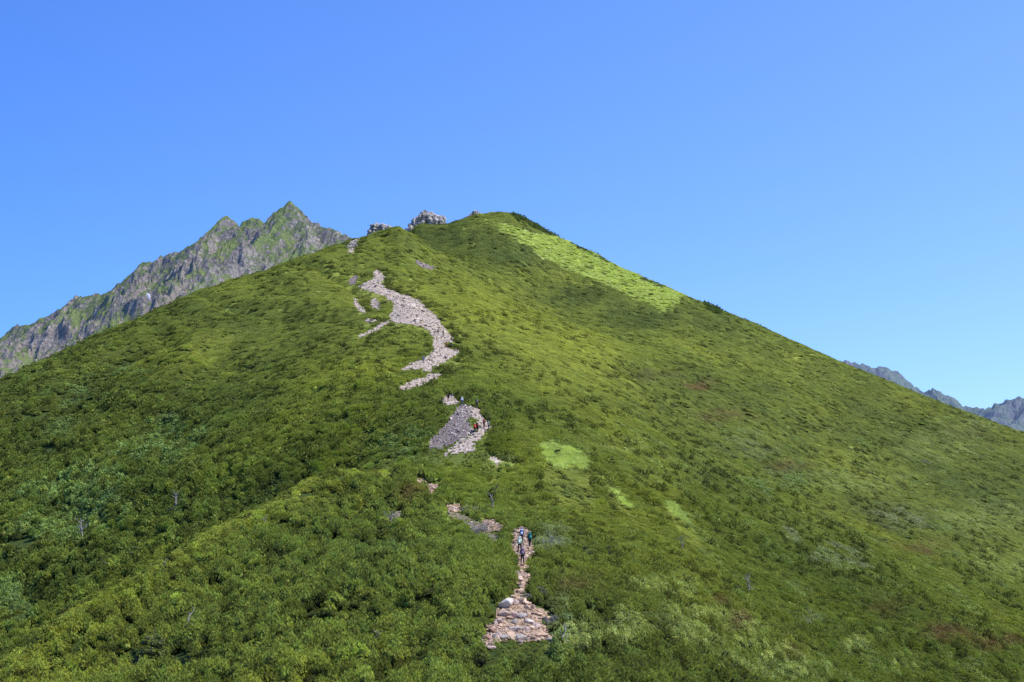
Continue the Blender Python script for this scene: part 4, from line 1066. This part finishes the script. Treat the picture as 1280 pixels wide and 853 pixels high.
def hiker(px, py, label, jacket, legs, hat, pack=None, packlabel=None, yaw=0.0, lean=0.16, step=0.22, height=1.7, side=1, arms=0.0):
    x, y, z = ground_px(px, py); k = height / 1.72
    def P(x_, y_, z_): return (x_ * k, (y_ + lean * max(0, z_ - 0.9) * 1.0) * k, z_ * k)
    f, b = step * side, -step * side
    J = dict(pel=P(0, 0, .95), sp=P(0, 0, 1.14), ch=P(0, 0, 1.33), ne=P(0, .01, 1.47), hb=P(0, .03, 1.54), hm=P(0, .05, 1.62), ht=P(0, .045, 1.68),
             shL=P(-.17, 0, 1.40), elL=P(-.25, -.03 + arms * .5, 1.14), wrL=P(-.24, .16 + arms, .98 + arms * .4), shR=P(.17, 0, 1.40), elR=P(.25, -.03, 1.14), wrR=P(.25, .12, .96),
             hiL=P(-.09, 0, .90), knL=P(-.11, f * .9 + .04, .50), anL=P(-.11, f - .05, .09 + max(0, f) * .35), hiR=P(.09, 0, .90), knR=P(.11, b * .9 + .04, .50), anR=P(.11, b - .05, .09 + max(0, b) * .35))
    nm = list(J); V = [J[n_] for n_ in nm]; ix = {n_: i for i, n_ in enumerate(nm)}
    E = [('pel', 'sp'), ('sp', 'ch'), ('ch', 'ne'), ('ne', 'hb'), ('hb', 'hm'), ('hm', 'ht'), ('ch', 'shL'), ('shL', 'elL'), ('elL', 'wrL'), ('ch', 'shR'), ('shR', 'elR'), ('elR', 'wrR'),
         ('pel', 'hiL'), ('hiL', 'knL'), ('knL', 'anL'), ('pel', 'hiR'), ('hiR', 'knR'), ('knR', 'anR')]
    E = [(ix[a], ix[b_]) for a, b_ in E]
    rad = dict(pel=(.14, .10), sp=(.13, .09), ch=(.15, .10), ne=.055, hb=.065, hm=(.085, .095), ht=.06, shL=.055, elL=.038, wrL=.026, shR=.055, elR=.038, wrR=.026, hiL=.085, knL=.055, anL=.038, hiR=.085, knR=.055, anR=.038)
    RD = [rad[n_] for n_ in nm]
    for s_, w_ in ((-1, 'wrL'), (1, 'wrR')):                       # hands: palm, four fingers and a thumb, slightly curled
        wv = Vector(J[w_]); dn = Vector((0, 0.45, -1)).normalized() if arms == 0 or s_ > 0 else Vector((0, 1, -0.2)).normalized(); pi_ = len(V)
        V.append(tuple(wv + dn * 0.06)); RD.append((.034, .018)); E.append((ix[w_], pi_))
        for q in range(4):
            o_ = Vector((0, 1, 0.4)).normalized() * (0.027 - 0.018 * q); L = (0.07, 0.08, 0.074, 0.058)[q]; c0 = len(V)
            V.append(tuple(wv + dn * 0.10 + o_)); RD.append(.0095); V.append(tuple(wv + dn * (0.10 + L * 0.55) + o_ + Vector((-s_ * 0.012, 0, 0)))); RD.append(.009)
            V.append(tuple(wv + dn * (0.10 + L * 0.9) + o_ + Vector((-s_ * 0.034, 0, 0)))); RD.append(.008); E += [(pi_, c0), (c0, c0 + 1), (c0 + 1, c0 + 2)]
        c0 = len(V); V.append(tuple(wv + dn * 0.045 + Vector((0, 0.045, 0.01)))); RD.append(.011); V.append(tuple(wv + dn * 0.085 + Vector((-s_ * 0.015, 0.06, 0.0)))); RD.append(.009); E += [(pi_, c0), (c0, c0 + 1)]
    c0 = len(V); V.append(tuple(Vector(J['hm']) + Vector((0, 0.115, -0.01)) * k)); RD.append(.014); E.append((ix['hm'], c0))   # nose
    body = tag(link('person', skin_mesh('person', V, E, RD, M_SKIN)), label, 'person', 'hikers on the mountain trail')
    body.location = (x, y, z + 0.13); body.rotation_euler = (0, 0, yaw)
    def part(name, keys, edges, rr, mat):
        id_ = {n_: i for i, n_ in enumerate(keys)}
        return link(name, skin_mesh(name, [J[n_] for n_ in keys], [(id_[a], id_[b_]) for a, b_ in edges], rr, mat), body)
    J['cl'] = P(-.235, .10 + arms * .9, 1.02 + arms * .4); J['cr'] = P(.245, .07, 1.02)
    part('jacket', ['pel', 'sp', 'ch', 'ne', 'shL', 'elL', 'cl', 'shR', 'elR', 'cr'], [('pel', 'sp'), ('sp', 'ch'), ('ch', 'ne'), ('ch', 'shL'), ('shL', 'elL'), ('elL', 'cl'), ('ch', 'shR'), ('shR', 'elR'), ('elR', 'cr')],
         [(.165, .125), (.155, .12), (.175, .13), .068, .075, .056, .045, .075, .056, .045], cloth(jacket))
    part('trousers', ['pel', 'hiL', 'knL', 'anL', 'hiR', 'knR', 'anR'], [('pel', 'hiL'), ('hiL', 'knL'), ('knL', 'anL'), ('pel', 'hiR'), ('hiR', 'knR'), ('knR', 'anR')],
         [(.155, .115), .105, .074, .06, .105, .074, .06], cloth(legs))
    for a in ('anL', 'anR'):
        av = Vector(J[a]); bv = skin_mesh('boot', [tuple(av + Vector((0, 0, .05))), tuple(av + Vector((0, -.02, -.03))), tuple(av + Vector((0, .10, -.045))), tuple(av + Vector((0, .17, -.05)))], [(0, 1), (1, 2), (2, 3)], [.055, .058, .05, .038], M_BOOT)
        link('boot', bv, body)
    hc = Vector(J['hm']) + Vector((0, -0.005, 0.015))
    ball('hair', (hc.x, hc.y - 0.012, hc.z - 0.005), (.098, .108, .112), M_HAIR, body, cut=-0.25)
    for s_ in (-1, 1): ball('eye', (hc.x + s_ * .032, hc.y + .094, hc.z - 0.005), (.012, .01, .009), M_HAIR, body, 8)
    if hat:
        bm = bmesh.new(); prof = [(0.001, .115), (.06, .108), (.094, .075), (.108, .03), (.112, .012), (.165, -.004), (.168, .002), (.11, .022)]
        rings = [[bm.verts.new((hc.x + q * math.cos(6.283 * j / 18), hc.y + q * 1.05 * math.sin(6.283 * j / 18), hc.z + .02 + zz_)) for j in range(18)] for q, zz_ in prof]
        for r0, r1 in zip(rings[:-1], rings[1:]):
            for j in range(18): bm.faces.new((r0[j], r1[j], r1[(j + 1) % 18], r0[(j + 1) % 18]))
        bm_obj('hat', bm, cloth(hat), body, smooth=True)
    if pack:
        Rz = Matrix.Rotation(yaw, 3, 'Z'); off = Rz @ Vector(P(0, -0.235, 1.02)); bw, bd, bh = 0.17, 0.125, 0.30
        pr = empty('backpack', x + off.x, y + off.y, z + 0.13 + off.z); pr.rotation_euler = (-lean * 0.9, 0, yaw); tag(pr, packlabel, 'backpack', 'backpacks worn by the hikers')
        def box(name, c, s, mat, r_=0.05):
            bm = bmesh.new(); bmesh.ops.create_cube(bm, size=2)
            for v in bm.verts: v.co = Vector((v.co.x * s[0], v.co.y * s[1], v.co.z * s[2]))
            bmesh.ops.bevel(bm, geom=bm.edges[:], offset=min(s) * 0.6, segments=3, affect='EDGES')
            for v in bm.verts: v.co += Vector(c)
            return bm_obj(name, bm, mat, pr, smooth=True)
        box('main_bag', (0, 0, .20), (bw, bd, bh), cloth(pack[0])); box('lid', (0, .0, .52), (bw * .95, bd * .98, .065), cloth(pack[1])); box('pocket', (0, -bd - .03, .12), (bw * .7, .045, .15), cloth(pack[1]))
        for s_ in (-1, 1):
            bm = bmesh.new(); tube(bm, [Vector((s_ * .10, .10, .46)), Vector((s_ * .11, .20, .50)), Vector((s_ * .12, .30, .44)), Vector((s_ * .13, .36, .28)), Vector((s_ * .14, .28, .08)), Vector((s_ * .13, .12, .0))], [.02] * 6, 5); bm_obj('strap', bm, cloth((.03, .03, .035)), pr, smooth=True)
NAVY, DARK, GRY, WHT = (.035, .045, .12), (.025, .026, .032), (.18, .18, .19), (.65, .68, .68)
hiker(652, 681, 'leading hiker of the nearest group with dark trousers and a blue and white backpack', NAVY, DARK, (.10, .12, .25), ((.05, .08, .28), (.60, .68, .85)), 'blue backpack with pale blue lid on the leading hiker', step=.2)
hiker(662, 686.5, 'hiker with a teal backpack standing right in the nearest group', (.30, .17, .08), DARK, (.02, .14, .12), ((.01, .11, .12), (.02, .22, .20)), 'dark teal backpack in the nearest group', yaw=.25, side=-1, step=.25)
hiker(649.5, 693, 'hiker in a pale green top and dark trousers on the left of the nearest group', (.48, .58, .48), DARK, (.62, .68, .60), ((.42, .55, .42), (.60, .66, .58)), 'pale green backpack in the nearest group', yaw=-.2, side=-1)
hiker(653, 708, 'last hiker of the nearest group in a dull purple top', (.20, .14, .19), DARK, (.32, .26, .32), ((.12, .07, .12), (.25, .18, .25)), 'dull purple backpack on the lowest hiker', yaw=.05, step=.24)
hiker(593.5, 544, 'hiker with a bright red backpack on the gravel bend', (.50, .05, .05), DARK, (.45, .42, .40), ((.62, .05, .05), (.70, .12, .10)), 'bright red backpack on the gravel bend', yaw=.1)
hiker(596.5, 541.5, 'hiker in dark red right behind the bright red backpack', (.16, .02, .03), DARK, (.10, .08, .08), ((.20, .02, .03), (.16, .03, .04)), 'dark red backpack beside the bright red one', yaw=.3, side=-1)
hiker(605, 537, 'hiker in maroon at the right of the gravel bend', (.20, .03, .04), (.12, .03, .04), (.25, .12, .12), ((.18, .03, .05), (.25, .05, .06)), 'maroon backpack at the right of the gravel bend', yaw=-.2)
hiker(611, 539.5, 'hiker in grey green half hidden at the right edge of the gravel bend', (.15, .19, .17), DARK, (.20, .22, .2), yaw=.4, side=-1)
hiker(560.5, 503.5, 'hiker all in black on the small pale ledge above the scree', (.02, .017, .02), (.035, .015, .022), (.02, .02, .02), ((.03, .015, .02), (.02, .02, .02)), 'black backpack on the hiker on the pale ledge', yaw=.1, step=.12)
hiker(577.5, 508, 'hiker in a white top and blue trousers at the top of the scree', WHT, (.06, .10, .20), (.70, .72, .68), ((.35, .45, .50), (.60, .65, .6)), 'pale backpack at the top of the scree', yaw=-.2)
hiker(596, 511, 'hiker in dark grey among the shrubs at the top of the scree', (.06, .07, .08), DARK, (.15, .17, .19), ((.08, .09, .11), (.2, .2, .22)), 'dark grey backpack among the shrubs at the top of the scree', yaw=.2, side=-1)
hiker(529.5, 455, 'distant hiker in blue on the lower bend of the upper trail', (.12, .20, .42), (.12, .12, .16), (.15, .2, .4))
hiker(547.5, 419, 'distant dark clothed hiker on the wide part of the upper trail, left of a pair', (.05, .05, .07), DARK, (.08, .08, .1), side=-1)
hiker(554, 421, 'distant dark clothed hiker on the wide part of the upper trail, right of a pair', (.07, .07, .10), DARK, (.12, .12, .14))
hiker(558, 436, 'distant hiker in orange brown at the edge of the upper trail', (.35, .12, .04), (.15, .06, .04), (.25, .1, .05))
hiker(564, 436.5, 'distant hiker in black with pale hat at the edge of the upper trail', (.02, .02, .025), DARK, (.6, .58, .5), side=-1)

#@@WORLD
# ------------------------------------------------------------------ light
SUN_DIR = Vector((0.56, -0.12, 0.81)).normalized()
sun_el = math.asin(SUN_DIR.z); sun_az = math.atan2(SUN_DIR.x, SUN_DIR.y)
ld = bpy.data.lights.new('sun', 'SUN'); ld.energy = 5.0; ld.angle = R(0.53); ld.color = (1.0, 0.955, 0.88)
lo = bpy.data.objects.new('sun', ld); COL.objects.link(lo)
lo.rotation_euler = (-SUN_DIR).to_track_quat('-Z', 'Y').to_euler()
lo.location = (100, -100, 300)
w = bpy.data.worlds.new('World'); SC.world = w; w.use_nodes = True
nt = w.node_tree; bg = nt.nodes['Background']
sky = nt.nodes.new('ShaderNodeTexSky'); sky.sky_type = 'NISHITA'; sky.sun_disc = False
sky.sun_elevation = sun_el; sky.sun_rotation = sun_az
sky.altitude = 1900; sky.air_density = 1.0; sky.dust_density = 0.3; sky.ozone_density = 2.0
SKY_TINT = tuple(c / 0.12 for c in (0.96, 1.68, 3.3))
mul = nt.nodes.new('ShaderNodeMix'); mul.data_type = 'RGBA'; mul.blend_type = 'MULTIPLY'; mul.inputs[0].default_value = 1
mul.inputs[7].default_value = (*SKY_TINT, 1)
sc_ = nt.nodes.new('ShaderNodeVectorMath'); sc_.operation = 'SCALE'; sc_.inputs['Scale'].default_value = 0.12
gm = nt.nodes.new('ShaderNodeGamma'); gm.inputs['Gamma'].default_value = 0.65
nt.links.new(sky.outputs[0], sc_.inputs[0]); nt.links.new(sc_.outputs[0], gm.inputs['Color']); nt.links.new(gm.outputs[0], mul.inputs[6]); tc = nt.nodes.new('ShaderNodeTexCoord'); sx = nt.nodes.new('ShaderNodeSeparateXYZ'); nt.links.new(tc.outputs['Generated'], sx.inputs[0])
cr = nt.nodes.new('ShaderNodeValToRGB'); mr = nt.nodes.new('ShaderNodeMapRange'); mr.inputs[1].default_value = -0.6; mr.inputs[2].default_value = 0.6
nt.links.new(sx.outputs[0], mr.inputs[0]); nt.links.new(mr.outputs[0], cr.inputs['Fac'])
cr.color_ramp.elements[0].color = (0.22, 0.33, 0.43, 1); cr.color_ramp.elements[1].color = (0.82, 0.67, 0.57, 1)
m2 = nt.nodes.new('ShaderNodeMix'); m2.data_type = 'RGBA'; m2.blend_type = 'MULTIPLY'; m2.inputs[0].default_value = 1
nt.links.new(mul.outputs[2], m2.inputs[6]); nt.links.new(cr.outputs[0], m2.inputs[7]); nt.links.new(m2.outputs[2], bg.inputs['Color'])
bg.inputs['Strength'].default_value = 0.12   # (the side ramp averages one half)
SC.view_settings.view_transform = 'Standard'; SC.view_settings.look = 'None'
SC.view_settings.exposure = 0; SC.view_settings.gamma = 1
